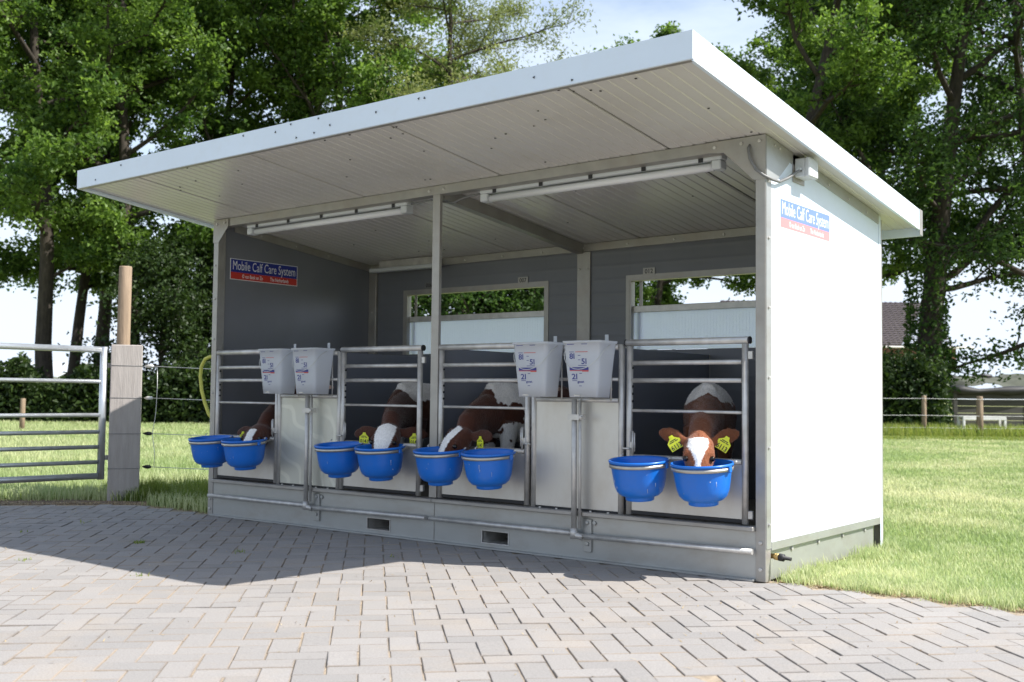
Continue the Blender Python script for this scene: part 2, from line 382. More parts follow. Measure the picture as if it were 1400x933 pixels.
pav_edge_y = .09
def in_pavement(x, y): return y < pav_edge_y and y < x+1.10
def on_pavement(x, y): return y < pav_edge_y+.05*math.sin(x*2.3) and y < x+1.12+.04*math.sin(x*5)
# pavement bed of sand
me = bpy.data.meshes.new('pavement')
bm = bmesh.new()
poly = [(-8, -6.9), (-8, -8), (12, -8), (12, .09), (-1.01, .09)]
bm.faces.new([bm.verts.new((x, y, -.0046)) for x, y in poly]); bm.to_mesh(me); bm.free()
pavement = link('pavement', me, M_sand, kind='structure')
# lift the lawn level next to the pavement with a thin turf sheet
def turf(name, pts, M, z):
    bm = bmesh.new(); bm.faces.new([bm.verts.new((x, y, z)) for x, y in pts]); me = bpy.data.meshes.new(name); bm.to_mesh(me); bm.free()
    return link(name, me, M, kind='structure')
turf('turf', [(4.44, .09), (60, .09), (60, 120), (-90, 120), (-90, -88), (-1.0, .095), (-.02, .095), (-.02, 1.7), (4.44, 1.7)], M_lawn, -.012)

BL, BW, GAP = .2115, .106, .0022
def brick_mesh():
    b = bmesh.new(); hx, hy = (BL-GAP)/2, (BW-GAP)/2; c = .0034
    lo = [b.verts.new((sx*hx, sy*hy, -.06)) for sx, sy in ((-1, -1), (1, -1), (1, 1), (-1, 1))]
    mi = [b.verts.new((sx*hx, sy*hy, -c)) for sx, sy in ((-1, -1), (1, -1), (1, 1), (-1, 1))]
    hi = [b.verts.new((sx*(hx-c), sy*(hy-c), 0)) for sx, sy in ((-1, -1), (1, -1), (1, 1), (-1, 1))]
    b.faces.new(hi)
    for k in range(4):
        j = (k+1) % 4
        b.faces.new((mi[k], mi[j], hi[j], hi[k])); b.faces.new((lo[k], lo[j], mi[j], mi[k]))
    me = bpy.data.meshes.new('brick'); b.to_mesh(me); b.free(); me.materials.append(M_brick)
    uv = me.uv_layers.new(name='face_xy')
    for lp in me.loops: uv.data[lp.index].uv = me.vertices[lp.vertex_index].co.xy*10
    return me
BM = brick_mesh()
bV = np.array([v.co[:] for v in BM.vertices]); bF = np.array([list(p.vertices) for p in BM.polygons])
ca = math.cos(R(45))
rngb = np.random.default_rng(3)
places = []
for i in range(-150, 150):
    for j in range(-150, 150):
        k = (i-j) % 4
        if k == 0: cx, cy, rot = (i+1)*BW, (j+.5)*BW, 0
        elif k == 3: cx, cy, rot = (i+.5)*BW, (j+1)*BW, 90
        else: continue
        x = 4.4+cx*ca-cy*ca+rngb.normal(0, .0009); y = -2.6+cx*ca+cy*ca+rngb.normal(0, .0009)
        if not (-7 < x < 11.5 and -7.5 < y and in_pavement(x, y+.10)) : continue
        dz, tx, ty = rngb.normal(0, .0012), rngb.normal(0, .005), rngb.normal(0, .005)
        M4 = Matrix.Translation((x, y, dz)) @ Matrix.Rotation(R(45+rot)+rngb.normal(0, .010), 4, 'Z') @ Matrix.Rotation(tx, 4, 'X') @ Matrix.Rotation(ty, 4, 'Y')
        v = Vector((x, y, 0))-CAM; dep = v.dot(fw)
        vis = False
        if dep > .5:
            u_, w_ = v.dot(r2)/dep*1500/700, v.dot(u2)/dep*1500/466
            vis = abs(u_) < 1.03 and -1.03 < w_
        places.append((0 if vis else 1, dep if vis else 99, M4))
places.sort(key=lambda t: (t[0], t[1]))
for vis, dep, M4 in places[:300]:
    o = link('brick', BM, None, pavement); o.matrix_local = M4
rest = places[300:]
VV = np.empty((len(rest)*12, 3)); FF = np.empty((len(rest)*len(bF), 4), dtype=np.int32)
for q, (a_, b_, M4) in enumerate(rest):
    A = np.array(M4); VV[q*12:(q+1)*12] = bV @ A[:3, :3].T + A[:3, 3]; FF[q*len(bF):(q+1)*len(bF)] = bF+q*12
me = mesh_np('bricks_beyond', VV, FF, np.repeat(rngb.random(len(rest)), len(bF)))
uv = me.uv_layers.new(name='face_xy'); uv.data.foreach_set('uv', np.tile((bV[bF.ravel()][:, :2]*10).ravel(), len(rest)).astype(np.float32))
link('bricks_beyond', me, M_brick, pavement, kind='stuff')

# soil along the pavement edge by the field gate, and the litter line on the right
def strip(name, M, line, wid, z, **k):
    V = []; F = []; rr = random.Random(5)
    for q, (x, y) in enumerate(line):
        V += [(x, y, z), (x+wid[0]*(1+rr.uniform(-.3, .3)), y+wid[1]*(1+rr.uniform(-.3, .3)), z+.002)]
        if q: F.append((2*q-2, 2*q, 2*q+1, 2*q-1))
    return link(name, mesh_np(name, V, F), M, **k)
strip('bare_soil', M_soil, [(-4.2+.2*q, -3.12+.2*q) for q in range(17)]+[(-.9, .085), (-.6, .087), (-.3, .087), (-.03, .087)], (-.42, .46), -.006, kind='structure')
strip('dry_edge', M_soil, [(4.45+.2*q, .085) for q in range(30)], (.0, .10), -.006, kind='structure')

def blades(name, pos, h, w, M, bend=.5, kind='stuff', seed=1, rndv=None):
    rng = np.random.default_rng(seed); n_ = len(pos)
    az = rng.random(n_)*2*np.pi; ln = h*bend*rng.random(n_)
    d = np.stack([np.cos(az), np.sin(az), np.zeros(n_)], 1); s = np.stack([-np.sin(az), np.cos(az), np.zeros(n_)], 1)
    wv = (w*(.7+.6*rng.random(n_)))[:, None] if np.ndim(w) else w*(.7+.6*rng.random((n_, 1)))
    hh = h[:, None]; ll = ln[:, None]; z = np.array([0, 0, 1.0])
    p0 = pos-s*wv/2; p1 = pos+s*wv/2
    mid = pos+d*ll*.35+z*hh*.6
    p2 = mid+s*wv*.38; p3 = mid-s*wv*.38; p4 = pos+d*ll+z*hh
    V = np.stack([p0, p1, p2, p3, p4], 1).reshape(-1, 3)
    i = np.arange(n_)*5
    F = np.concatenate([np.stack([i, i+1, i+2], 1), np.stack([i, i+2, i+3], 1), np.stack([i+3, i+2, i+4], 1)])
    rv = rng.random(n_) if rndv is None else rndv
    return link(name, mesh_np(name, V, F, np.concatenate([rv, rv, rv])), M, kind=kind)

def hnoise(x, y, seed=0):
    """cheap smooth value noise"""
    def h(ix, iy): return (np.sin(ix*127.1+iy*311.7+seed*74.7)*43758.5453) % 1
    ix, iy = np.floor(x), np.floor(y); fx, fy = x-ix, y-iy; fx = fx*fx*(3-2*fx); fy = fy*fy*(3-2*fy)
    return (h(ix, iy)*(1-fx)+h(ix+1, iy)*fx)*(1-fy)+(h(ix, iy+1)*(1-fx)+h(ix+1, iy+1)*fx)*fy

def wedge(n_, k0, k1, d0, d1, seed, power=1.0):
    rng = np.random.default_rng(seed)
    d = d0*(d1/d0)**(rng.random(n_)**power); k = k0+(k1-k0)*rng.random(n_)
    return 6.7742+d*(-.6134+.7897*k), -5.0736+d*(.7897+.6134*k), d, rng

def keep(x, y):
    sh = (x > -.03) & (x < 4.45) & (y > -.2) & (y < 1.72)
    wob = .10*(hnoise(x*2.3, x*.7, 31)-.25)+.05*(hnoise(x*9, x*3, 32)-.5)
    pv = (y < pav_edge_y-.02+np.where(x > 4.4, wob, 0)) & (y < x+1.12)
    so = (x < -.95) & (y < x+1.56+wob*1.5) & (y < .7)
    return ~(sh | pv | so)
# right lawn, mown
x, y, d, rng = wedge(300000, .15, .68, 4.3, 30, 11)
kx = keep(x, y); x, y, d = x[kx], y[kx], d[kx]; n_ = len(x)
nn = hnoise(x*.9, y*.9, 1)*.5+hnoise(x*3.1, y*3.1, 2)*.3+hnoise(x*9, y*9, 3)*.2
edge = np.clip(1-(y-.09)/.35, 0, 1)
rv = np.clip((nn-.32)*1.7+(hnoise(x*.35+3, y*.35, 9)-.5)*.5+rng.normal(0, .18, n_)+edge*.3, 0, 1)
hgt = (.016+.030*rng.random(n_)+.03*np.clip(hnoise(x*2.2, y*2.2, 6)-.35, 0, 1))*(1+d*.012)
blades('lawn_grass', np.stack([x, y, np.full(n_, -.014)], 1), hgt, .0028+.00055*d, M_grass, .8, seed=12, rndv=rv)
# tufts creeping over the paving edge and standing along the foot of the right wall
rng = np.random.default_rng(41); cx_ = np.concatenate([rng.uniform(4.47, 7.5, 70), rng.uniform(4.46, 4.56, 60)]); cy_ = np.concatenate([.07+rng.gamma(1.2, .07, 70), rng.uniform(.06, 1.7, 60)])
kk_ = rng.integers(0, 130, 5200); x = cx_[kk_]+rng.normal(0, .035, 5200); y = cy_[kk_]+rng.normal(0, .03, 5200); kx = (x > 4.445) & (y > .0)
x, y = x[kx], y[kx]; hgt = (.025+.055*rng.random(len(x)))*(.6+.7*rng.random(130)[kk_[kx]])
blades('edge_tufts', np.stack([x, y, np.full(len(x), -.012)], 1), hgt, .0045+0*hgt, M_grass, .9, seed=42, rndv=np.clip(.1+.5*rng.random(130)[kk_[kx]]+rng.normal(0, .1, len(x)), 0, 1))
# unmown grass under the far right fence
x, y, d, rng = wedge(16000, .30, .50, 24.5, 29.5, 13)
hgt = .08+.28*rng.random(len(x))*(d > 26)
blades('long_grass_by_fence', np.stack([x, y, np.full(len(x), -.012)], 1), hgt, .014+0*d, M_grassd, .5, seed=14)
# left meadow beyond the gate
x, y, d, rng = wedge(260000, -.66, .16, 7.0, 34, 15)
kx = keep(x, y); x, y, d = x[kx], y[kx], d[kx]; n_ = len(x)
nn = hnoise(x*.8, y*.8, 4)*.6+hnoise(x*3, y*3, 5)*.4
hgt = (.04+.06*rng.random(n_)+.05*nn)
blades('meadow_grass', np.stack([x, y, np.full(n_, -.014)], 1), hgt, .003+.0006*d, M_grass, .7, seed=16, rndv=np.clip(nn*.9-.12+rng.normal(0, .15, n_), 0, 1))
# tall tufts round the sleeper post and the left end of the shelter
rng = np.random.default_rng(21)
x = np.concatenate([rng.uniform(-1.5, -.06, 15000), rng.uniform(-4, -1.3, 6000), rng.normal(-1.3, .16, 2500)]); y = np.concatenate([.11+rng.gamma(1.6, .28, 15000), np.zeros(6000), rng.normal(.42, .14, 2500)])
y[15000:21000] = x[15000:21000]+1.72+rng.gamma(1.5, .25, 6000)
kx = keep(x, y) & (hnoise(x*5, y*5, 7) > .22); x, y = x[kx], y[kx]; n_ = len(x)
hgt = (.05+.17*rng.random(n_)**1.5)*np.clip(.35+(y-.1)*1.6, .35, 1)
blades('tall_grass_tufts', np.stack([x, y, np.full(n_, -.014)], 1), hgt, .0055+0*hgt, M_grassd, .75, seed=22, rndv=np.clip(hnoise(x*4, y*4, 8)*.7+rng.normal(0, .15, n_), 0, 1))
# straw litter on the soil and along the pavement edges, weeds in the joints
rng = np.random.default_rng(31)
M_straw = leaf_mat('dry_straw', (.22, .15, .08), (.48, .38, .22), .1)
t = rng.random(2600); x = -4.2+3.2*t; y = x+1.12+rng.gamma(1.4, .09, 2600)
x2 = rng.uniform(4.46, 8, 3200); y2 = .085+rng.normal(0, .03, 3200); x3 = rng.uniform(-1, 0, 500); y3 = .09+rng.normal(.02, .03, 500)
x = np.concatenate([x, x2, x3]); y = np.concatenate([y, y2, y3])
blades('straw_litter', np.stack([x, y, np.full(len(x), -.006)], 1), .004+.012*rng.random(len(x)), .006+0*x, M_straw, 6, seed=32)
wp = []
for cx, cy, n0 in ((.95, -1.2, 60), (1.7, -1.05, 16), (-.2, -.85, 14), (1.1, -2.0, 22), (2.0, -1.9, 10), (2.5, -.62, 8), (.0, -1.4, 10)):
    for _ in range(n0): wp.append((cx+random.gauss(0, .022), cy+random.gauss(0, .022), -.006))
wp = np.array(wp); blades('joint_weeds', wp, .008+.022*np.random.default_rng(3).random(len(wp)), .006+0*wp[:, 0], M_grassd, 1.2, seed=33)

# chaff and grit blown over the paving
rng = np.random.default_rng(51); n_ = 900
x = rng.uniform(-1.6, 6.5, n_); y = -.02-rng.gamma(1.3, 1.1, n_); kx = (y+.12 < pav_edge_y) & (y+.12 < x+1.10) & (y > -4.6); x, y = x[kx], y[kx]
blades('chaff', np.stack([x, y, np.full(len(x), .001)], 1), .003+.004*rng.random(len(x)), .0045+0*x, M_straw, 7, seed=52)
# ------------------------------------------------------------------ calf shelter
WX, HF, SL, TI = 4.4288, 2.2, (2.2-2.0039)/1.6967, .0402/4.4288
def zr(x, y): return HF-SL*y+TI*(x-2.2144)
shelter = empty('calf_shelter', (2.21, .8, 0), label='open-fronted mobile calf shelter of grey panels under a sloping white roof', cat='shelter')
inv = Matrix.Translation((-2.21, -.8, 0))
class P:       # parent helper: parts are modelled in world coordinates and hung under the shelter
    pass
def under(o, root=shelter):
    o.parent = root; o.matrix_parent_inverse = root.matrix_world.inverted() if root.matrix_world != Matrix.Identity(4) else Matrix.Translation(root.location).inverted()
    return o
def sbox(name, M, *a, **k): return under(box(name, M, None, *a, **k))
def stube(name, M, pts, r, seg=12, **k): return under(tube(name, M, None, pts, r, seg, **k))

RX0, RX1, RY0, RY1 = -.175, 4.568, -1.013, 2.02
# roof: sandwich panels with pressed ribs on the underside
joints = [RX0+.006, .459, 1.583, 2.732, 3.874, RX1-.006]
for a_, b_ in zip(joints, joints[1:]):
    a0, b0 = a_+.008, b_-.008
    prof = [a0]; nr = max(2, int(round((b0-a0)/.0715))); pitch = (b0-a0)/nr
    P2 = []
    for q in range(nr):
        xa = a0+q*pitch
        P2 += [(xa, 0), (xa+pitch*.78, 0), (xa+pitch*.83, .0045), (xa+pitch*.95, .0045)]
    P2 += [(b0, 0)]
    bm = bmesh.new(); lo = []; hi = []; ups = []
    ya, yb = RY0+.012, RY1-.012
    rows = []
    for yy in (ya, yb): rows.append([bm.verts.new((x_, yy, zr(x_, yy)+.014+dz)) for x_, dz in P2])
    tops = [[bm.verts.new((x_, yy, zr(x_, yy)+.112)) for x_ in (a0, b0)] for yy in (ya, yb)]
    for q in range(len(P2)-1): bm.faces.new((rows[0][q], rows[1][q], rows[1][q+1], rows[0][q+1]))
    bm.faces.new((tops[0][0], tops[0][1], tops[1][1], tops[1][0]))
    bm.faces.new((rows[0][0], tops[0][0], tops[1][0], rows[1][0])); bm.faces.new((rows[0][-1], rows[1][-1], tops[1][1], tops[0][1]))
    bm.faces.new(rows[0]+[tops[0][1], tops[0][0]]); bm.faces.new([rows[1][q] for q in range(len(P2)-1, -1, -1)]+[tops[1][0], tops[1][1]])
    bmesh.ops.recalc_face_normals(bm, faces=bm.faces)
    me = bpy.data.meshes.new('roof_panel'); bm.to_mesh(me); bm.free(); under(link('roof_panel', me, M_soffit))
for xj in joints[1:-1]:
    mb = MB(); mb.hexa([(xj-.004, RY0+.013, zr(xj, RY0)+.020), (xj+.004, RY0+.013, zr(xj, RY0)+.020), (xj+.004, RY1-.013, zr(xj, RY1)+.020), (xj-.004, RY1-.013, zr(xj, RY1)+.020),
             (xj-.004, RY0+.013, zr(xj, RY0)+.1), (xj+.004, RY0+.013, zr(xj, RY0)+.1), (xj+.004, RY1-.013, zr(xj, RY1)+.1), (xj-.004, RY1-.013, zr(xj, RY1)+.1)])
    under(mb.build('joint_seal', M_joint, None))
def slab(x0, x1, y0, y1, dlo, dhi):
    return [(x0, y0, zr(x0, y0)+dlo), (x1, y0, zr(x1, y0)+dlo), (x1, y1, zr(x1, y1)+dlo), (x0, y1, zr(x0, y1)+dlo),
            (x0, y0, zr(x0, y0)+dhi), (x1, y0, zr(x1, y0)+dhi), (x1, y1, zr(x1, y1)+dhi), (x0, y1, zr(x0, y1)+dhi)]
def sslab(name, M, *a, **k): return under(MB().hexa(slab(*a)).build(name, M, None, **k))
sslab('fascia', M_white, RX0, RX1, RY0, RY0+.010, -.004, .120)
sslab('fascia', M_white, RX0, RX1, RY1-.010, RY1, -.040, .120)
sslab('fascia', M_white, RX1-.010, RX1, RY0+.0105, RY1-.0105, -.010, .1195)
sslab('fascia', M_white, RX0, RX0+.010, RY0+.0105, RY1-.0105, -.006, .1195)
sslab('drip_lip', M_galv2, RX0+.012, RX1-.012, RY0+.0105, RY0+.03, -.006, .0125)
sslab('drip_lip', M_white, RX1-.032, RX1-.0105, RY0+.032, RY1-.03, .002, .0125)
sslab('drip_lip', M_white, RX0+.0105, RX0+.034, RY0+.032, RY1-.03, -.004, .0125)
sslab('roof_sheet', M_white, RX0+.011, RX1-.011, RY0+.011, RY1-.011, .1135, .1185)
sslab('corner_cap', M_galv2, RX1+.0005, RX1+.003, RY1-.05, RY1+.003, -.04, .123)

# walls: white outside skin, slate inside skin
YB = 1.65
def wall(name, M, x0, x1, y0, y1, z0, gap=.002, **k):
    pts = [(x0, y0, z0), (x1, y0, z0), (x1, y1, z0), (x0, y1, z0)]+[(x_, y_, zr(x_, y_)+.012-gap) for x_, y_ in ((x0, y0), (x1, y0), (x1, y1), (x0, y1))]
    return under(MB().hexa(pts).build(name, M, None, **k))
wall('side_wall', M_slate, .021, .042, .02, YB-.05, .16)
wall('outer_cladding', M_white, .0, .0195, .062, YB-.004, .15)
wall('side_wall', M_slate, WX-.042, WX-.021, .062, YB-.05, .16)
wall('outer_cladding', M_white, WX-.0195, WX, .062, YB-.004, .15)
# back wall in pieces round two openings
W1, W2, ZB0, ZB1 = (.46, 1.90), (2.645, 4.06), 1.235, 1.742
YI, YO = 1.61, 1.645
def backpiece(x0, x1, z0, z1=None):
    pts = []
    for y_, y__ in ((YI, YO-.02), ):
        if z1 is None:
            pts = [(x0, y_, z0), (x1, y_, z0), (x1, y__, z0), (x0, y__, z0), (x0, y_, zr(x0, y_)+.010), (x1, y_, zr(x1, y_)+.010), (x1, y__, zr(x1, y__)+.010), (x0, y__, zr(x0, y__)+.010)]
        else:
            pts = [(x0, y_, z0), (x1, y_, z0), (x1, y__, z0), (x0, y__, z0), (x0, y_, z1), (x1, y_, z1), (x1, y__, z1), (x0, y__, z1)]
    under(MB().hexa(pts).build('back_wall', M_slate_rib, None))
    off = YO-.0195-YI
    q = [(p[0], p[1]+off, p[2]) for p in pts]
    for i_ in (2, 3, 6, 7): q[i_] = (q[i_][0], YO, q[i_][2])
    under(MB().hexa(q).build('outer_cladding', M_white, None))
xs0, xs1 = .0425, WX-.0425
backpiece(xs0, xs1, .16, ZB0)
backpiece(xs0, W1[0], ZB0+.0005); backpiece(W1[1], W2[0], ZB0+.0005); backpiece(W2[1], xs1, ZB0+.0005)
backpiece(W1[0]+.0005, W1[1]-.0005, ZB1); backpiece(W2[0]+.0005, W2[1]-.0005, ZB1)

for (a_, b_) in (W1, W2):
    w = under(empty('window', (0, 0, 0)))
    mb = MB(); t = .032
    mb.box(a_-.03, b_+.03, YI-.006, YI-.0005, ZB1, ZB1+.03); mb.box(a_-.03, a_, YI-.006, YI-.0005, ZB0, ZB1-.0005); mb.box(b_, b_+.03, YI-.006, YI-.0005, ZB0, ZB1-.0005)
    mb.box(a_, a_+.012, YI-.004, YO+.012, ZB0+.001, ZB1-.013); mb.box(b_-.012, b_, YI-.004, YO+.012, ZB0+.001, ZB1-.013); mb.box(a_, b_, YI-.004, YO+.012, ZB1-.012, ZB1-.0005)
    mb.build('window_frame', M_galv2, w)
    # translucent lower sheet sliding on the outside, with a steel bar along its top and lines of its inner webs
    box('translucent_sheet', M_poly, w, a_+.014, b_-.014, YO-.006, YO+.004, ZB0+.004, 1.505, .001)
    box('sheet_rail', M_galv, w, a_+.013, b_-.013, YO-.012, YO+.010, 1.506, 1.552, .003)
    mb = MB(); mb.box(a_+.05, a_+.075, YO+.013, YO+.018, ZB0, ZB1); mb.build('guide_strip', M_galv2, w)
    mb = MB()
    for q in range(26):
        zz = ZB0+.02+q*.0105*1.02; mb.box(a_+.015, b_-.015, YO-.0075, YO-.0063, zz, zz+.0012)
    for q in range(58):
        xx = a_+.02+q*(b_-a_-.04)/57; mb.box(xx, xx+.0016, YO-.0082, YO-.0076, ZB0+.005, 1.503)
    mb.build('sheet_ribs', M_poly, w, kind='stuff')
# posts, beam, rafter, trims
sbox('front_post', M_galv2, 0, .054, 0, .060, .0, zr(0, 0)+.010, .002)
sbox('front_post', M_galv2, 4.375, WX, 0, .060, .0, zr(WX, 0)+.010, .002)
sbox('inner_trim', M_galv2, .0425, .050, .062, .072, .27, zr(0, .1)-.06, .001)
sbox('corner_flange', M_base, WX+.0005, WX+.0035, .004, .062, .16, zr(WX, 0)-.01, .001)
sbox('corner_flange', M_white, WX+.0005, WX+.0035, YB-.034, YB-.0005, .0, zr(WX, YB)+.004, .001)
sbox('back_corner_post', M_galv2, WX-.052, WX-.0005, YB-.0030, YB+.03, 0, zr(WX, YB)-.01, .002)
sbox('back_corner_post', M_galv2, .0005, .052, YB-.0030, YB+.03, 0, zr(0, YB)-.01, .002)
sbox('middle_post', M_galv2, 2.194, 2.254, .0, .026, .272, zr(2.2, 0)-.046, .002)
def beam(name, M, x0, x1, y0, y1, dlo, dhi): return sslab(name, M, x0, x1, y0, y1, dlo, dhi)
beam('front_beam', M_galv2, .0545, 4.3745, .004, .055, -.045, .010)
beam('rear_trim', M_galv2, .05, 4.38, YI-.012, YI-.0007, -.045, .010)
beam('wall_head_trim', M_galv2, .0425, .052, .152, YI-.013, -.045, .011)
beam('wall_head_trim', M_base, WX+.0005, WX+.005, .063, YB-.04, -.05, .010)
beam('rafter', M_galv2, 2.195, 2.25, .056, YI-.014, -.062, .011)
sbox('rear_post', M_galv2, 2.197, 2.312, YI-.016, YI-.0006, .245, zr(2.25, YI)-.047, .002)
sbox('rear_corner_post', M_galv2, .043, .130, YI-.030, YI-.0006, .245, zr(.1, YI)-.048, .003)
# gussets
def prism(name, M, pts, y0, y1):
    bm = bmesh.new(); a_ = [bm.verts.new((x_, y0, z_)) for x_, z_ in pts]; b_ = [bm.verts.new((x_, y1, z_)) for x_, z_ in pts]
    bm.faces.new(a_); bm.faces.new(b_[::-1])
    for q in range(len(pts)): bm.faces.new((a_[q], b_[q], b_[(q+1) % len(pts)], a_[(q+1) % len(pts)]))
    bmesh.ops.recalc_face_normals(bm, faces=bm.faces); me = bpy.data.meshes.new(name); bm.to_mesh(me); bm.free(); return under(link(name, me, M))
zt = zr(WX, 0)
prism('gusset_plate', M_galv2, [(4.432, zt+.008), (4.10, zr(4.1, 0)+.008), (4.10, zr(4.1, 0)-.045), (4.20, zr(4.2, 0)-.055), (4.366, zt-.215), (4.432, zt-.215)], -.0045, -.0006)
prism('gusset_plate', M_galv2, [(-.003, zr(0, 0)+.008), (.17, zr(.17, 0)+.008), (.17, zr(.17, 0)-.048), (.06, zr(0, 0)-.16), (-.003, zr(0, 0)-.16)], -.0045, -.0006)
bm = bmesh.new()
vs = [(.0, zt+.004), (.30, zr(WX, .3)+.004), (.27, zr(WX, .3)-.06), (.13, zt-.20), (.0, zt-.215)]
a_ = [bm.verts.new((WX+.0038, y_, z_)) for y_, z_ in vs]; b_ = [bm.verts.new((WX+.0072, y_, z_)) for y_, z_ in vs]
bm.faces.new(a_); bm.faces.new(b_[::-1])
for q in range(5): bm.faces.new((a_[q], b_[q], b_[(q+1) % 5], a_[(q+1) % 5]))
bmesh.ops.recalc_face_normals(bm, faces=bm.faces); me = bpy.data.meshes.new('gusset_plate'); bm.to_mesh(me); bm.free(); under(link('gusset_plate', me, M_base))

# base frame: front channel with two fork slots, ledge, foot flange
slots = [(1.663, 1.861, .038, .106), (2.623, 2.817, .036, .104)]
mb = MB(); y0, y1 = .006, .012
xs = [.0545, slots[0][0], slots[0][1], slots[1][0], slots[1][1], 4.3745]
mb.box(xs[0], xs[1], y0, y1, .012, .2445); mb.box(xs[2], xs[3], y0, y1, .012, .2445); mb.box(xs[4], xs[5], y0, y1, .012, .2445)
for (a_, b_, c_, d_) in slots: mb.box(a_, b_, y0, y1, .012, c_); mb.box(a_, b_, y0, y1, d_, .2445)
under(mb.build('front_channel', M_base, None))
sbox('channel_foot', M_base, .0545, 4.3745, -.024, .020, .0005, .0115, .002)
sbox('threshold_ledge', M_galv2, .0545, 2.236, -.030, .060, .245, .269, .004)
sbox('threshold_ledge', M_galv2, 2.239, 4.3745, -.030, .060, .245, .269, .004)
for (a_, b_, c_, d_) in slots:
    f = MB(); t = .006
    f.box(a_-t, a_, y0-.004, .06, c_-t, d_+t); f.box(b_, b_+t, y0-.004, .06, c_-t, d_+t); f.box(a_+.0003, b_-.0003, y0-.004, .06, c_-t, c_); f.box(a_+.0003, b_-.0003, y0-.004, .06, d_, d_+t)
    f.box(a_, b_, .9, .91, c_, d_)
    f.box(a_-t, a_-t+.003, .062, .9, c_-t, d_+t); f.box(b_+t-.003, b_+t, .062, .9, c_-t, d_+t); f.box(a_, b_, .062, .9, c_-t, c_-t+.003); f.box(a_, b_, .062, .9, d_+t-.003, d_+t)
    under(f.build('fork_slot', M_galv, None))
sbox('channel_seam', M_galv2, 2.236, 2.239, .003, .0055, .012, .243, 0)
sbox('side_sill', M_base, WX-.026, WX-.018, .0605, YB-.10, .0, .149, .001)
sbox('side_sill', M_base, .018, .026, .0605, YB-.10, .0, .149, .001)
sbox('sill_angle', M_base, WX+.0004, WX+.0045, .063, YB-.036, .150, .192, .001)
sbox('rear_sill', M_base, .056, WX-.056, YB-.03, YB-.02, 0, .158, .001)
sbox('floor_slab', M_floor, .0455, WX-.0455, .0605, YI-.001, .18, .2435, 0)
# stall partitions
for xp in (1.066, 2.2245, 3.283):
    sbox('stall_partition', M_part, xp-.012, xp+.012, .075, YI-.035, .244, 1.195, .002)
    sbox('partition_edge', M_galv2, xp-.014, xp+.014, YI-.0345, YI-.028, .244, 1.195, .001)
# bolts
mb = MB()
for z_ in (.12, .5, .85, 1.2, 1.55, 1.85): mb.bolt((WX+.0036, .03, z_+.16), (1, 0, 0), .008)
for z_ in (.06, .19): mb.bolt((4.402, -.0003, z_), (0, -1, 0), .010)
mb.bolt((.027, -.0003, .05), (0, -1, 0), .010); mb.bolt((.027, -.0003, .12), (0, -1, 0), .008)
for z_ in (.5, .9, 1.3, 1.6, 1.85): mb.bolt((.027, -.0003, z_), (0, -1, 0), .007)
for x_ in (4.15, 4.30, 4.40): mb.bolt((x_, -.0047, zr(x_, 0)-.022), (0, -1, 0), .010)
for x_ in (.04, .13): mb.bolt((x_, -.0047, zr(x_, 0)-.022), (0, -1, 0), .009)
for x_ in (2.16, 2.28): mb.bolt((x_, .0037, zr(x_, 0)-.018), (0, -1, 0), .009)
for y_ in (.5, .8, 1.1, 1.4): mb.bolt((WX+.0052, y_, zr(WX, y_)-.03), (1, 0, 0), .008)
for y_ in (.35, .7, 1.05, 1.4): mb.bolt((WX-.0175, y_, .130), (1, 0, 0), .012)
for y_ in (.06, .12): mb.bolt((WX+.0074, y_+.03, zr(WX, y_)-.025), (1, 0, 0), .007)
for q in range(11): mb.bolt((.35+q*.38, YI-.0125, zr(.35+q*.38, YI)-.02), (0, -1, 0), .009)
for y_ in (.4, .75, 1.1): mb.bolt((.0523, y_, zr(.05, y_)-.02), (1, 0, 0), .008)
for x_ in (2.22, 2.29): mb.bolt((x_, YI-.0163, 1.84), (0, -1, 0), .008)
for z_ in (1.2, 1.6): mb.bolt((.09, YI-.0305, z_), (0, -1, 0), .007)
under(mb.build('bolts', M_galv, None, kind='stuff'))

# fixed feed-front sections between the gates, release pipes
def feed_front(x0, x1, stained):
    g = under(empty('feed_front', (x0, .02, .269)))
    r = .017; X0, X1 = 0, x1-x0
    for xx, top in ((X0, 1.19), (X1, 1.19)):
        tube('upright', M_galv, g, [(xx, 0, .0005), (xx, 0, top-.269)], r, 14)
    rx = .0165
    for z_, rr in ((.885, .013), (1.00, .010), (1.176, .0155)): tube('rail', M_galv, g, [(X0+rx, 0, z_-.269), (X1-rx, 0, z_-.269)], rr, 12)
    box('sheet_panel', M_stain if stained else M_sheet, g, X0+.016, X1-.016, -.003, .003, .012, .604, .0008)
    box('bottom_strip', M_dark, g, X0+.018, X1-.018, -.008, .03, .0008, .011, 0)
    for q in range(5): MB().bolt((X0+.06+q*.115, -.02, .0003), (0, 0, 1), .008, .006).build('bolt', M_galv, g)
    for xx in (X0+.20, X0+.335, X1-.06): tube('bucket_rest', M_galv, g, [(xx, -.012, .615), (xx, -.012, .70), (xx, -.0175, .89)], .005, 8)
    return g
ff1 = feed_front(.767, 1.365, True); ff2 = feed_front(2.988, 3.578, False)
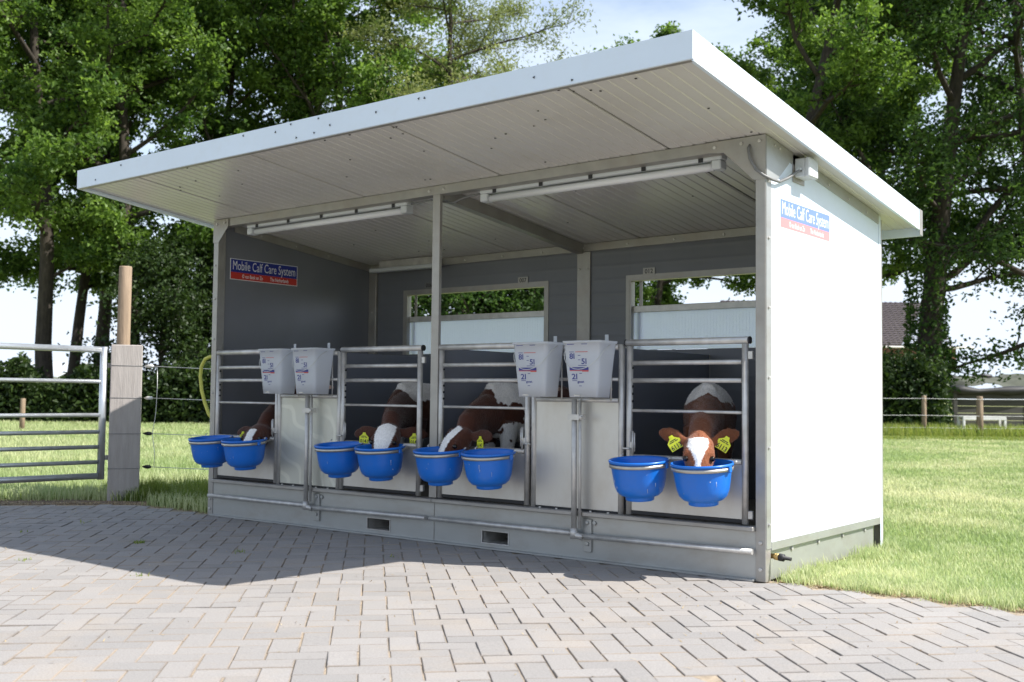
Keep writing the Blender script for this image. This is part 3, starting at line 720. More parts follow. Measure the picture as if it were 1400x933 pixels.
def release(xc, xa, xb):
    g = under(empty('release_pipe', (xc, -.05, .15)))
    tube('pipe', M_galv, g, [(0, 0, .02), (-.006, .004, .74)], .0155, 14)
    tube('pipe', M_galv, g, [(.030, .012, .03), (.026, .012, .735)], .009, 10)
    tube('pipe', M_galv, g, [(xa-xc, .012, .0), (-.0165, .012, .0)], .0145, 14); tube('pipe', M_galv, g, [(.035, .018, -.012), (xb-xc, .018, -.002)], .0145, 14)
    mb = MB(); mb.box(-.034, .040, -.020, -.0165, .625, .655); mb.box(.036, .040, -.0162, .045, .625, .655); mb.bolt((.052, -.012, .64), (0, -1, 0), .010, .012); mb.box(.041, .062, -.012, -.008, .628, .652)
    mb.build('clamp', M_galv, g)
    mb = MB(); mb.tube([(0, 0, -.028), (0, 0, .03)], .021, 14); mb.tube([(.0, .0, -.004), (.05, .014, -.018)], .0185, 12); mb.build('pipe_joint', M_galv, g)
    mb = MB(); mb.box(.035, .085, .042, .055, -.10, .08, .002); mb.bolt((.06, .041, -.055), (0, -1, 0), .013); mb.bolt((.06, .041, .06), (0, -1, 0), .011); mb.bolt((.10, .054, .06), (0, -1, 0), .013)
    mb.build('bracket', M_base, g)
    return g
release(1.128, .06, 2.20); release(3.318, 2.24, 4.373)

# ------------------------------------------------------------------ hinged feed gates
def make_gate(x0, x1, label, hinge_right, ring_x):
    g = empty('feed_gate', (x0, .02, .262), label=label, cat='feed gate', group='hinged feed gates along the shelter front')
    Wd = x1-x0; r = .0175
    for xx in (0, Wd): tube('upright', M_galv, g, [(xx, 0, .012), (xx, 0, .918)], r, 14)
    tube('top_rail', M_galv, g, [(-.02, 0, .936), (Wd+.02, 0, .936)], .0185, 14)
    for xx, s_ in ((Wd+.0205, 1), (-.0205, -1)): tube('end_cap', M_dark, g, [(xx, 0, .936), (xx+s_*.008, 0, .936)], .0195, 14)
    for z_, rr in ((.826, .0125), (.732, .0125), (.570, .0085), (.322, .014)): tube('rail', M_galv, g, [(r-.0005, 0, z_), (Wd-r+.0005, 0, z_)], rr, 12)
    box('sheet_panel', M_sheet, g, r-.001, Wd-r+.001, -.003, .003, .035, .3075, .0008)
    box('bottom_strip', M_dark, g, r, Wd-r, -.006, .006, .017, .034, 0)
    lx = 0 if hinge_right else Wd; s_ = 1 if hinge_right else -1
    mb = MB(); mb.tube([(lx-s_*.035, -.022, .365), (lx+s_*.012, -.022, .365)], .005, 8); mb.tube([(lx+s_*.028, -.014, .33), (lx+s_*.028, -.014, .46)], .006, 8); mb.tube([(lx+s_*.040, -.014, .35), (lx+s_*.040, -.014, .45)], .004, 8)
    mb.box(min(lx, lx+s_*.044), max(lx, lx+s_*.044), -.0135, -.0095, .37, .40); mb.build('latch', M_galv, g)
    hx = Wd if hinge_right else 0
    for z_ in (.06, .86):
        mb = MB(); a_, b_ = sorted((hx+s_*.018, hx+s_*.043)); mb.box(a_, b_, -.010, .010, z_-.02, z_+.02, .002); mb.build('hinge', M_galv, g)
    # plastic plugs in the drilled upright
    mb = MB()
    for z_ in (.62, .66, .70, .80): mb.bolt((.0178, 0, z_), (1, 0, 0), .008, .004)
    mb.build('plugs', M_dark, g, kind='stuff')
    for rx in ring_x:
        mb = MB(); n_ = 40; cx, cy, cz = rx-x0, -.21, .300-.004
        # flat steel ring carrying the bucket, with two arms back to the panel rail
        ri, ro = .1485, .1525
        rings = [[mb.bm.verts.new((cx+rr*math.cos(2*math.pi*k/n_), cy+rr*math.sin(2*math.pi*k/n_), cz+zz)) for k in range(n_)] for rr, zz in ((ri, -.0085), (ro, -.0085), (ro+.0015, .0085), (ri+.0015, .0085))]
        for q in range(4):
            a_, b_ = rings[q], rings[(q+1) % 4]
            for k in range(n_):
                f = mb.bm.faces.new((a_[k], a_[(k+1) % n_], b_[(k+1) % n_], b_[k])); f.smooth = True
        for sx in (-.055, .055): mb.box(cx+sx-.004, cx+sx+.004, -.071, -.0125, cz-.006, cz+.006)
        for v in mb.bm.verts: v.co.z += (v.co.y-cy)*math.tan(R(4.5))
        mb.build('bucket_ring', M_steelband, g)
        mb = MB()
        mb.tube([(cx+.135, cy+.06, cz+.014), (cx+.146, cy+.055, cz+.03), (cx+.160, cy+.05, cz+.034)], .004, 8); mb.tube([(cx-.137, cy+.06, cz+.014), (cx-.147, cy+.06, cz+.034), (cx-.139, cy+.07, cz+.044)], .004, 8)
        for v in mb.bm.verts: v.co.z += (v.co.y-cy)*math.tan(R(4.5))
        mb.build('ring_clip', M_galv, g)
    return g
BX = [(.276, .646), (1.590, 1.956), (2.447, 2.818), (3.816, 4.181)]
make_gate(.068, .736, 'leftmost feed gate, at the left end post of the shelter', False, BX[0])
make_gate(1.400, 2.090, 'feed gate just left of the bare middle post', True, BX[1])
make_gate(2.270, 2.940, 'feed gate just right of the bare middle post', False, BX[2])
make_gate(3.630, 4.310, 'rightmost feed gate, in front of the brightest calf', True, BX[3])

# blue feed buckets
def make_bucket():
    b_ = empty('feed_bucket', (0, 0, 0), cat='bucket', group='blue feed buckets hung on the gates')
    prof = [(0, .0), (.068, .0), (.074, .003), (.074, .014), (.076, .020), (.100, .028), (.118, .046), (.129, .075), (.136, .115), (.1415, .158), (.1435, .166), (.1445, .180), (.1455, .194), (.1545, .196), (.1575, .203), (.1545, .210), (.147, .209), (.1415, .196), (.1375, .158), (.131, .112), (.124, .078), (.112, .050), (.094, .035), (.0, .028)]
    MB().lathe(prof, 48).build('bucket_shell', M_blueb, b_)
    for s_ in (-1, 1): MB().box(s_*.1565-.005, s_*.1565+.005, -.012, .012, .170, .198, .002).build('handle_lug', M_blueb, b_)
    return b_
bk = make_bucket(); first = True
blabels = ['empty blue bucket at the far left, overlapping the left end post', 'blue bucket holding the dark head of the leftmost calf',
           'empty blue bucket in front of the stained panel, left of the second calf', 'blue bucket with the white-faced second calf drinking from it',
           'blue bucket with the third calf drinking, in front of the middle post', 'empty blue bucket to the right of the third calf, below the white saddle',
           'empty blue bucket with white specks, left of the tagged right-hand calf', 'sunlit blue bucket holding the muzzle of the rightmost calf']
q = 0
for pair in BX:
    for xb in pair:
        o = bk if q == 0 else copy_tree(bk)
        o.location = (xb, -.176, .376); o.rotation_euler = (R(4.5), 0, random.uniform(-.12, .12)); o['label'] = blabels[q]; q += 1

rs = random.Random(2)
for q, o in enumerate([ob_ for ob_ in COL.objects if ob_.name.split('.')[0] == 'feed_bucket']):
    mb = MB()
    for _ in range((4, 2, 3, 2, 3, 5, 9, 4)[q % 8]):
        a_ = rs.uniform(-2.6, -.2); z_ = rs.uniform(.06, .155); rr_ = .129+(.1415-.129)*(z_-.075)/.083 if z_ > .075 else .129-(.075-z_)*.45
        c_ = Vector((rr_*math.cos(a_), rr_*math.sin(a_), z_)); nr_ = Vector((math.cos(a_), math.sin(a_), 0)); k_ = rs.uniform(.0008, .0030)
        mb.tube([c_-nr_*.0004, c_+nr_*.0008, c_+nr_*.0011], [k_, k_*.9, k_*.4], 8)
        if rs.random() < .4: mb.tube([c_+nr_*.0004+Vector((0, 0, .002)), c_+nr_*.0006-Vector((0, 0, rs.uniform(.01, .03)))], [k_*.6, k_*.25], 5)
    mb.build('dried_splash', M_splash, o, kind='stuff')
# translucent milk pails
def pail_pt(a_, t, off=0.0):
    """point on the pail wall: angle a_, height fraction t (0 bottom, 1 rim)"""
    hw, hd = .094+.027*t+off, .068+.023*t+off
    c, s_ = math.cos(a_), math.sin(a_); e_ = 2/8.5
    return Vector((hw*math.copysign(abs(c)**e_, c), hd*math.copysign(abs(s_)**e_, s_), .305*t))
def make_pail():
    p = empty('milk_pail', (0, 0, 0), cat='pail', group='translucent milk pails hung on the rails')
    bm = bmesh.new(); n_ = 56; levels = [(0, -.012), (0, 0), (.25, 0), (.5, 0), (.75, 0), (.955, 0), (.957, .006), (1, .007), (1, .001), (.94, -.004), (.5, -.004), (.02, -.004)]
    rings = [[bm.verts.new(pail_pt(2*math.pi*k/n_, t, of)) for k in range(n_)] for t, of in levels]
    for a_, b_ in zip(rings, rings[1:]):
        for k in range(n_):
            f = bm.faces.new((a_[k], a_[(k+1) % n_], b_[(k+1) % n_], b_[k])); f.smooth = True
    bm.faces.new(rings[0][::-1]); bm.faces.new(rings[-1])
    me = bpy.data.meshes.new('pail_body'); bm.to_mesh(me); bm.free(); body = link('pail_body', me, M_pail, p)
    # print on the front face, slightly left of centre
    yf = lambda z_: -(.068+.023*z_/.305)-.0012
    slope = math.atan2(.023, .305); yd = Vector((0, -math.sin(slope), math.cos(slope))); xd = Vector((1, 0, 0))
    def pr(txt, x_, z_, size, M, w=None, bold=.0008):
        x_ = x_*.95+.014; text('printed_mark', txt, size, M, body, (x_, yf(z_), z_), xd, yd, bold, width=w)
    pr('8l', -.077, .220, .042, M_printblue, .033); pr('5l', .004, .192, .042, M_printblue, .033); pr('2l', -.064, .110, .042, M_printblue, .036)
    def bar(x0, x1, z0, z1, M):
        x0 = x0*.95+.014; x1 = x1*.95+.014; bm = bmesh.new(); bm.faces.new([bm.verts.new((x_, yf(z_)-.0003, z_)) for x_, z_ in ((x0, z0), (x1, z0), (x1, z1), (x0, z1))]); me = bpy.data.meshes.new('printed_mark'); bm.to_mesh(me); bm.free(); link('printed_mark', me, M, body)
    bar(-.096, .034, .146, .162, M_printblue); bar(-.096, -.010, .142, .1455, M_printred); bar(-.010, .034, .138, .1455, M_printred)
    for (x0, x1, z_, M) in ((-.095, -.062, .243, M_printblue), (-.054, .032, .243, M_printred), (-.036, -.018, .224, M_printblue), (-.036, -.020, .200, M_printblue), (-.036, .022, .170, M_printblue), (-.030, -.012, .127, M_printblue), (-.080, -.046, .088, M_printblue), (-.034, -.016, .060, M_printblue), (-.108, -.060, .284, M_printblue), (-.010, .030, .285, M_printblue)):
        bar(x0, x1, z_, z_+.003, M)
    pr('goat', -.022, .084, .018, M_printblue, .044, .0004)
    # wire bail hanging down in front, hook tab at the back, teat through the lower wall
    pts = []
    for q in range(17):
        a_ = math.pi*q/16; pts.append((-.131*math.cos(a_), -.112*(math.sin(a_)**.5)-.0, .285-.135*math.sin(a_)))
    tube('bail_wire', M_wire, p, pts, .0022, 6)
    mb = MB(); mb.box(.035, .058,   .094, .0975, .285, .345, .001); mb.build('hook_tab', M_pail, p)
    tube('teat', M_teat, p, [(.05, .064, .055), (.05, .10, .05), (.05, .135, .045)], [.022, .014, .011], 12)
    MB().box(-.055, -.015, -.0705, -.0690, .006, .014).build('embossed_mark', M_galv, body)
    return p
pl = make_pail(); q = 0
plabels = ['leftmost translucent pail, half covered by the pail beside it', 'translucent pail on the left rail, overlapping the leftmost pail', 'translucent pail with 8l 5l 2l print, directly right of the third calf', 'rightmost translucent pail, right of the pail beside the third calf']
for xb in (.895, 1.235, 3.105, 3.452):
    o = pl if q == 0 else copy_tree(pl)
    o.location = (xb, -.105, .900); o['label'] = plabels[q]; q += 1

# ------------------------------------------------------------------ fittings on the shelter
def lamp(x0, x1, y, label):
    g = empty('tube_light', ((x0+x1)/2, y, zr((x0+x1)/2, y)-.075), label=label, cat='lamp', group='fluorescent tube lights under the front beam')
    g.rotation_euler = (0, -math.atan(TI), 0); L = (x1-x0)/2
    box('housing', M_boxgrey, g, -L, L, -.035, .035, .018, .050, .006)
    tube('lamp_tube', M_tube, g, [(-L+.06, 0, -.012), (L-.06, 0, -.012)], .021, 16)
    for s_ in (-1, 1):
        a_, b_ = sorted((s_*(L-.005), s_*(L-.059))); box('end_cap', M_boxgrey, g, a_, b_, -.036, .036, -.032, .0175, .006)
    for q in range(5):
        xx = -L+.12+q*(2*L-.24)/4; box('clip', M_dark, g, xx-.014, xx+.014, -.0385, -.0355, .012, .052, .001)
    box('mounting_rail', M_galv, g, -L+.1, L-.1, -.012, .012, .0505, zr(2, .1)-zr(2, .1)+.082, 0)
    return g
lamp(.300, 1.915, .095, 'long tube light at the left, above the dark left wall'); lamp(2.52, 4.155, .095, 'long tube light at the right, running up to the gusset plate')
g = empty('tube_light', (.55, 1.50, zr(.55, 1.5)-.05), label='short dark tube light high on the back wall left corner', cat='lamp', group=None)
box('housing', M_boxgrey, g, -.40, .33, -.03, .03, -.035, .0, .006); box('mounting_rail', M_galv, g, -.3, .3, -.01, .01, .0005, .058, 0); box('end_cap', M_dark, g, .331, .37, -.03, .03, -.035, 0, .004)

tag(MB().tube([(4.345, .0, 2.185), (4.345, -.022, 2.165), (4.355, -.024, 2.11), (4.385, -.022, 2.055), (4.425, -.016, 2.02), (4.452, .03, 2.002), (4.450, .12, 2.005), (4.452, .22, 2.04), (4.468, .30, 2.085), (4.472, .338, 2.098)], .0075, 10).build('cable', M_cable), 'grey cable looping from the right gusset to the junction box', 'cable')
tag(MB().tube([(1.93, .09, 2.135), (2.02, .075, 2.135), (2.12, .066, 2.14), (2.24, .07, 2.115), (2.30, .075, 2.105), (2.38, .08, 2.13), (2.53, .09, 2.145)], .006, 8).build('cable', M_cable), 'dark cable sagging between the two tube lights behind the middle post', 'cable')
g = empty('junction_box', (WX+.001, .40, 2.115), label='grey plastic junction box under the eave on the white side wall', cat='junction box')
box('back_plate', M_galv2, g, .001, .004, -.075, .075, -.075, .070, .001); box('box_body', M_boxgrey, g, .0045, .060, -.058, .058, -.050, .050, .005); box('box_lid', M_boxgrey, g, .0605, .088, -.060, .060, -.052, .052, .006)
tube('cable_gland', M_boxgrey, g, [(.035, -.082, -.012), (.035, -.0585, -.012)], [.011, .016], 12)

def sign(name, origin, xd, w, h, label, pale_set):
    xd = Vector(xd); nrm = xd.cross(Vector((0, 0, 1)))
    g = empty(name, origin, label=label, cat='sign')
    rot = Matrix((xd, nrm*-1, Vector((0, 0, 1)))).transposed().to_4x4()
    MBl, MRd = (M_paleblue, M_palered) if pale_set else (M_signblue, M_signred)
    def quad(nm, x0, x1, z0, z1, off, M, t=.0012):
        o_ = MB().box(x0, x1, -off-t, -off, z0, z1, 0, rot).build(nm, M, g); return o_
    quad('sign_backing', -w/2, w/2, -h/2, h/2, .0003, M_signwhite)
    quad('blue_field', -w/2+.006, w/2-.006, -h/2+h*.36, h/2-.005, .0017, MBl, .0006)
    quad('red_field', -w/2+.006, w/2-.006, -h/2+.005, -h/2+h*.358, .0017, MRd, .0006)
    nz_ = rot @ Vector((0, -.0029, 0))
    text('lettering', 'Mobile Calf Care System', .098, M_signwhite, g, nz_+Vector((0, 0, h*.165)), xd, (0, 0, 1), .0, width=w*.925)
    text('lettering', '© van Beek en Zn', .04, M_signwhite, g, nz_+xd*(-w*.18)+Vector((0, 0, -h*.315)), xd, (0, 0, 1), .0005, width=w*.30)
    text('lettering', 'The Netherlands', .04, M_signwhite, g, nz_+xd*(w*.22)+Vector((0, 0, -h*.315)), xd, (0, 0, 1), .0005, width=w*.28)
    return g
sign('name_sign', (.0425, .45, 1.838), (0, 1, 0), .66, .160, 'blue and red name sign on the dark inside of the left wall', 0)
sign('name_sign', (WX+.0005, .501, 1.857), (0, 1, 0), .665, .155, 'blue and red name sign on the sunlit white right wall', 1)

for xx, z_, num, lab in ((1.69, 1.788, '007', 'small number plate 007 above the left rear window'), (2.806, 1.790, '012', 'small number plate 012 above the right rear window'), (.72, 1.80, '006', 'small dark number plate 006 above the left rear window near the corner')):
    g = empty('number_plate', (xx, YI-.0062, z_), label=lab, cat='number plate')
    MB().box(-.048, .048, -.003, -.0003, -.026, .026, .0).build('plate', M_galv2 if num != '006' else M_cable, g)
    text('lettering', num, .045, M_ink, g, (0, -.0034, 0), (1, 0, 0), (0, 0, 1), .0006)
tag(MB().tube([(-.002, .03, 1.165), (-.05, .03, 1.172), (-.11, .03, 1.155), (-.155, .03, 1.10), (-.165, .03, 1.02), (-.145, .03, .92), (-.10, .03, .82), (-.05, .03, .74), (-.012, .04, .70)], .0135, 12).build('garden_hose', M_yellow), 'yellow hose bowed out from the left end post of the shelter', 'hose')
g = empty('hose_coupling', (WX-.0175, .075, .122), label='brass and black hose coupling low on the right wall', cat='hose coupling')
tube('brass_body', M_brass, g, [(.0, 0, 0), (.030, 0, 0), (.032, 0, 0), (.055, 0, -.002)], [.013, .013, .017, .017], 14)
tube('black_nut', M_dark, g, [(.0555, 0, -.002), (.080, 0, -.003), (.081, 0, -.003), (.118, 0, -.006)], [.019, .019, .010, .009], 12)

# flies on the pale roof
fm = MB(); fm.tube([(-.0055, 0, .0025), (-.003, 0, .003), (.002, 0, .0032), (.0055, 0, .0025)], [.001, .0026, .003, .0012], 8)
for s_ in (-1, 1): fm.tube([(0, s_*.002, .003), (-.006, s_*.0045, .0035)], [.0008, .002], 5)
fly0 = fm.build('fly', M_ink); rf = random.Random(9); nfly = 0
flab = 'tiny black fly resting on the pale underside of the roof'
for q in range(46):
    o = fly0 if q == 0 else fly0.copy()
    if q: COL.objects.link(o)
    xx, yy = rf.uniform(.1, 4.4), rf.uniform(-.95, -.05) if q < 32 else rf.uniform(.25, 1.4)
    o.location = (xx, yy, zr(xx, yy)+.0137); o.rotation_euler = (math.pi, 0, rf.uniform(0, 6.28)); tag(o, flab, 'fly', 'flies on the roof underside')
for q in range(14):
    o = fly0.copy(); COL.objects.link(o); xx = rf.uniform(0, 4.2)
    o.location = (xx, RY0-.0005, zr(xx, RY0)+rf.uniform(.01, .11)); o.rotation_euler = (math.pi/2, rf.uniform(0, 6.28), 0); tag(o, 'tiny black fly on the front edge of the roof', 'fly', 'flies on the roof front edge')

# ------------------------------------------------------------------ calves
def loft(bm, secs, seg=18):
    """secs: (centre, half width sideways, half height, side vector)"""
    rings = []; n_ = len(secs)
    for i, (c, a_, b_, sd_) in enumerate(secs):
        c = Vector(c); t = (Vector(secs[min(i+1, n_-1)][0])-Vector(secs[max(i-1, 0)][0])).normalized()
        s_ = Vector(sd_); s_ = (s_-t*s_.dot(t)).normalized(); u_ = s_.cross(t)
        rings.append([bm.verts.new(c+s_*a_*math.cos(2*math.pi*k/seg)+u_*b_*math.sin(2*math.pi*k/seg)) for k in range(seg)])
    for a_, b_ in zip(rings, rings[1:]):
        for k in range(seg): bm.faces.new((a_[k], a_[(k+1) % seg], b_[(k+1) % seg], b_[k]))
    bm.faces.new(rings[0][::-1]); bm.faces.new(rings[-1])

def hn3(p, f, s_):
    from mathutils import noise
    return noise.noise(Vector((p[0]*f+s_, p[1]*f-s_, p[2]*f+2*s_)))

def make_calf(label, bucket, withers, rump, headyaw, pat, num, seed, polz=.70, bright=1.0):
    """bucket: (x,y) of the pail drunk from; withers / rump: ground positions; headyaw: direction the face looks"""
    F0 = .244
    root = empty('calf', (withers[0], withers[1], F0), label=label, cat='calf', group='calves drinking at the shelter front')
    Wp = Vector((withers[0], withers[1], 0)); Rp = Vector((rump[0], rump[1], 0))
    f = (Wp-Rp).normalized(); s = Vector((f.y, -f.x, 0))      # forward, right side
    L = (Wp-Rp).length
    Z = Vector((0, 0, 1))
    bm = bmesh.new()
    B = lambda t, z_, sd_=0.0: Rp+f*(L*t)+s*sd_+Z*z_
    # trunk from tail head to chest
    loft(bm, [(B(-.10, .86), .05, .06, s), (B(-.04, .845), .105, .115, s), (B(.10, .83), .135, .155, s), (B(.30, .80), .140, .170, s), (B(.52, .79), .150, .185, s), (B(.75, .795), .148, .190, s), (B(.95, .805), .130, .185, s), (B(1.12, .80), .100, .150, s), (B(1.24, .79), .06, .09, s)], 20)
    loft(bm, [(B(.82, .93), .05, .05, s), (B(.98, .955), .045, .05, s), (B(1.1, .925), .05, .06, s)], 12)      # withers ridge
    loft(bm, [(B(.0, .925), .06, .04, s), (B(.5, .945), .05, .03, s), (B(.9, .95), .05, .035, s)], 12)        # back line
    # head frame
    K_ = pat.get('hsc', 1.15); HL = .275*K_
    hd = Vector((math.cos(headyaw), math.sin(headyaw), 0))    # horizontal direction of the face
    hs = Vector((hd.y, -hd.x, 0))                             # the calf's right
    sp_ = min(.90, (polz-.452)/HL); cp_ = math.sqrt(1-sp_*sp_); ax = (hd*cp_-Z*sp_).normalized()                        # poll to muzzle
    nn_ = (hd*sp_+Z*cp_).normalized()                        # out of the forehead
    mz = Vector((bucket[0], bucket[1], 0))+hd*.060+Z*(polz-HL*sp_)
    poll = mz-ax*HL
    H = lambda t, u_, sd_=0.0: poll+ax*(HL*t)+nn_*(u_*K_)+hs*(sd_*K_)
    # neck
    base = B(1.06, .80); mid = (base+poll)/2+Z*.005+f*.01
    q1 = base*.72+poll*.28; q3 = base*.22+poll*.78
    side = s
    loft(bm, [(base-f*.06, .105, .145, s), (q1+Z*.01, .088, .125, s), (mid+Z*.008, .073, .102, s), (q3, .064, .085, hs), (H(.10, -.045), .058, .070, hs), (H(.2, -.05), .05, .055, hs)], 18)
    # skull
    loft(bm, [(H(-.06, -.030), .030*K_, .020*K_, hs), (H(-.02, -.028), .052*K_, .040*K_, hs), (H(.08, -.026), .066*K_, .055*K_, hs), (H(.22, -.024), .072*K_, .062*K_, hs), (H(.36, -.024), .074*K_, .064*K_, hs), (H(.50, -.026), .062*K_, .058*K_, hs), (H(.64, -.027), .050*K_, .050*K_, hs), (H(.80, -.028), .046*K_, .044*K_, hs), (H(.92, -.028), .050*K_, .043*K_, hs), (H(1.0, -.028), .045*K_, .036*K_, hs), (H(1.03, -.028), .028*K_, .02*K_, hs)], 18)
    for sg in (-1, 1):   # brow ridge over each eye
        loft(bm, [(H(.24, .012, sg*.050), .012, .010, hs), (H(.34, .010, sg*.060), .016, .014, hs), (H(.44, .0, sg*.056), .010, .010, hs)], 10)
        # ears, out to the side and slightly back, cupped
        e0 = H(.06, -.035, sg*.055); out = (hs*sg*.93+Z*pat.get('earup', .10)+hd*(-.16)).normalized()
        wide = (ax*.75-nn_*.35); wide = (wide-out*wide.dot(out)).normalized()
        th = out.cross(wide); E_ = K_*pat.get('eark', 1.08)
        loft(bm, [(e0, .020*E_, .017, wide), (e0+out*.030*E_, .025*E_, .013, wide), (e0+out*.062*E_, .036*E_, .0085, wide), (e0+out*.092*E_-Z*.004, .036*E_, .0075, wide), (e0+out*.120*E_-Z*.010, .025*E_, .0065, wide), (e0+out*.138*E_-Z*.015, .010*E_, .0055, wide)], 14)
    # legs
    for sg in (-1, 1):
        a_ = B(.98, .74, sg*.085); loft(bm, [(a_, .055, .085, s), (B(.99, .62, sg*.088), .042, .056, s), (B(1.0, .50, sg*.085), .029, .033, s), (B(1.005, .46, sg*.084), .030, .034, s), (B(1.0, .40, sg*.084), .021, .024, s), (B(.995, .32, sg*.085), .020, .023, s), (B(1.01, .285, sg*.085), .026, .029, s), (B(1.03, F0+.002, sg*.085), .030, .034, s)], 14)
        a_ = B(.10, .78, sg*.085); loft(bm, [(a_, .06, .13, s), (B(.13, .66, sg*.092), .05, .085, s), (B(.03, .545, sg*.09), .033, .045, s), (B(-.06, .475, sg*.088), .026, .036, s), (B(-.035, .40, sg*.087), .020, .025, s), (B(-.01, .32, sg*.087), .020, .024, s), (B(.01, .285, sg*.087), .026, .029, s), (B(.03, F0+.002, sg*.087), .030, .034, s)], 14)
    loft(bm, [(B(-.09, .89), .022, .025, s), (B(-.155, .80), .014, .014, s), (B(-.165, .66), .012, .012, s), (B(-.16, .55), .018, .018, s), (B(-.158, .47), .006, .006, s)], 10)
    bmesh.ops.recalc_face_normals(bm, faces=bm.faces)
    me = bpy.data.meshes.new('calf_body'); bm.to_mesh(me); bm.free()
    ob = bpy.data.objects.new('calf_body', me); COL.objects.link(ob)
    md = ob.modifiers.new('fuse', 'REMESH'); md.mode = 'VOXEL'; md.voxel_size = .0068
    sm = ob.modifiers.new('soft', 'SMOOTH'); sm.iterations = 7; sm.factor = .5
    bpy.context.view_layer.update()
    me2 = bpy.data.meshes.new_from_object(ob.evaluated_get(bpy.context.evaluated_depsgraph_get()))
    bpy.data.objects.remove(ob); bpy.data.meshes.remove(me)
    me2.name = 'calf_body'
    # coat colours
    nv = len(me2.vertices); colr = np.ones((nv, 4), dtype=np.float32)
    red = np.array(pat['red']); wht = np.array((.74, .72, .70)); pink = np.array((.45, .30, .26)); drk = red*.35
    for i, v in enumerate(me2.vertices):
        p = v.co; n1 = hn3(p, 14, seed)*.6+hn3(p, 40, seed)*.4
        rel = p-Rp; t = rel.dot(f)/L; sd_ = rel.dot(s); z_ = p.z
        c = red*(1+.25*n1)
        h_ = p-poll; ht = h_.dot(ax)/HL; hu = h_.dot(nn_)/K_; hsd = h_.dot(hs)/K_
        if pat['body'](t+.05*n1, sd_+.02*n1, z_+.03*n1, n1) and h_.length > .24 and t < 1.3: c = wht*(1+.10*n1)
        if z_ < F0+.045 and t < 1.3 and (p-poll).length > .3: c = np.array((.05, .04, .035))
        if -.12 < ht < 1.15 and abs(hsd) < .095 and -.11 < hu < .09:
            w_ = pat['blaze'](ht)
            if w_ > 0 and hu > -.035 and abs(hsd-pat.get('boff', 0)) < w_+.007*n1: c = wht*1.18
            elif ht > .86: c = pink
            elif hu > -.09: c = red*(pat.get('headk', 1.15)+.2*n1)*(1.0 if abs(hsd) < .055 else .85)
        colr[i, :3] = np.clip(c, 0, 1)
    a_ = me2.color_attributes.new('coat', 'FLOAT_COLOR', 'POINT'); a_.data.foreach_set('color', colr.ravel())
    me2.polygons.foreach_set('use_smooth', np.ones(len(me2.polygons), dtype=bool))
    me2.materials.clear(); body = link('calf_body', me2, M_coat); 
    inv_ = Matrix.Translation(root.location).inverted()
    # short coat hair over the skin
    me2.calc_loop_triangles(); nt_ = len(me2.loop_triangles); tri = np.empty(nt_*3, dtype=np.int32); me2.loop_triangles.foreach_get('vertices', tri); tri = tri.reshape(-1, 3)
    co = np.empty(nv*3, dtype=np.float32); me2.vertices.foreach_get('co', co); co = co.reshape(-1, 3)
    nv_ = np.empty(nv*3, dtype=np.float32); me2.vertices.foreach_get('normal', nv_); nv_ = nv_.reshape(-1, 3)
    rg = np.random.default_rng(seed); nh = 60000; pick = rg.integers(0, nt_, nh); bw = rg.dirichlet((1, 1, 1), nh).astype(np.float32)
    T3 = tri[pick]; pos = (co[T3]*bw[:, :, None]).sum(1); nn3 = nv_[T3[:, 0]]; ccl = (colr[T3]*bw[:, :, None]).sum(1)
    lay = np.array([-f.x, -f.y, -.55]); lay = lay-nn3*np.sum(lay*nn3, 1)[:, None]+rg.normal(0, .35, (nh, 3)); lay /= np.linalg.norm(lay, axis=1)[:, None]+1e-6
    dirh = lay*.95+nn3*.24; sdh = np.cross(dirh, nn3); sdh /= np.linalg.norm(sdh, axis=1)[:, None]+1e-6
    ln_ = (.005+.005*rg.random(nh))[:, None]; wd_ = .0011
    HV = np.stack([pos-sdh*wd_-nn3*.001, pos+sdh*wd_-nn3*.001, pos+dirh*ln_], 1).reshape(-1, 3)
    hm = mesh_np('coat_hair', HV, np.arange(nh*3).reshape(-1, 3)); ccl[:, :3] *= (.7+.65*rg.random(nh))[:, None]
    ha = hm.color_attributes.new('coat', 'FLOAT_COLOR', 'POINT'); ha.data.foreach_set('color', np.repeat(np.clip(ccl, 0, 1), 3, axis=0).astype(np.float32).ravel())
    def hang(o_, par=root): o_.parent = par; o_.matrix_parent_inverse = inv_; return o_
    hang(body); hang(link('coat_hair', hm, M_coat, None, kind='stuff'))
    for sg in (-1, 1):
        c = H(.43, .010, sg*.0600)
        mb = MB(); mb.lathe([(0, -.0145), (.008, -.0122), (.0127, -.0066), (.0145, 0), (.0127, .0066), (.008, .0122), (0, .0145)], 14); 
        for v in mb.bm.verts: v.co = v.co+c
        hang(mb.build('eye', M_eye))
        e0 = H(.06, -.035, sg*.055); out = (hs*sg*.93+Z*pat.get('earup', .10)+hd*(-.16)).normalized()
        tc_ = e0+out*.082*K_+hd*.018-Z*.014
        # ear tag plate: pentagon hanging from the ear, facing ahead
        roll = sg*pat.get('tagroll', .25)
        tx = (hs*math.cos(roll)*1.0+Z*math.sin(roll)*-1.0).normalized(); tx = -tx
        ty = tx.cross(hd).normalized(); 
        if ty.z < 0: ty = -ty
        nrm = tx.cross(ty)
        if nrm.dot(hd) < 0: tx = -tx; nrm = tx.cross(ty)
        K = pat.get('tagk', 1.0)
        pg = [(-.030, -.036), (.030, -.036), (.031, .004), (.012, .020), (.009, .032), (-.009, .032), (-.012, .020), (-.031, .004)]
        bm = bmesh.new(); A_ = [bm.verts.new(tc_+tx*(x_*K)+ty*((y_-.020)*K)+nrm*.0) for x_, y_ in pg]; B_ = [bm.verts.new(v.co+nrm*.0022) for v in A_]
        bm.faces.new(A_); bm.faces.new(B_)
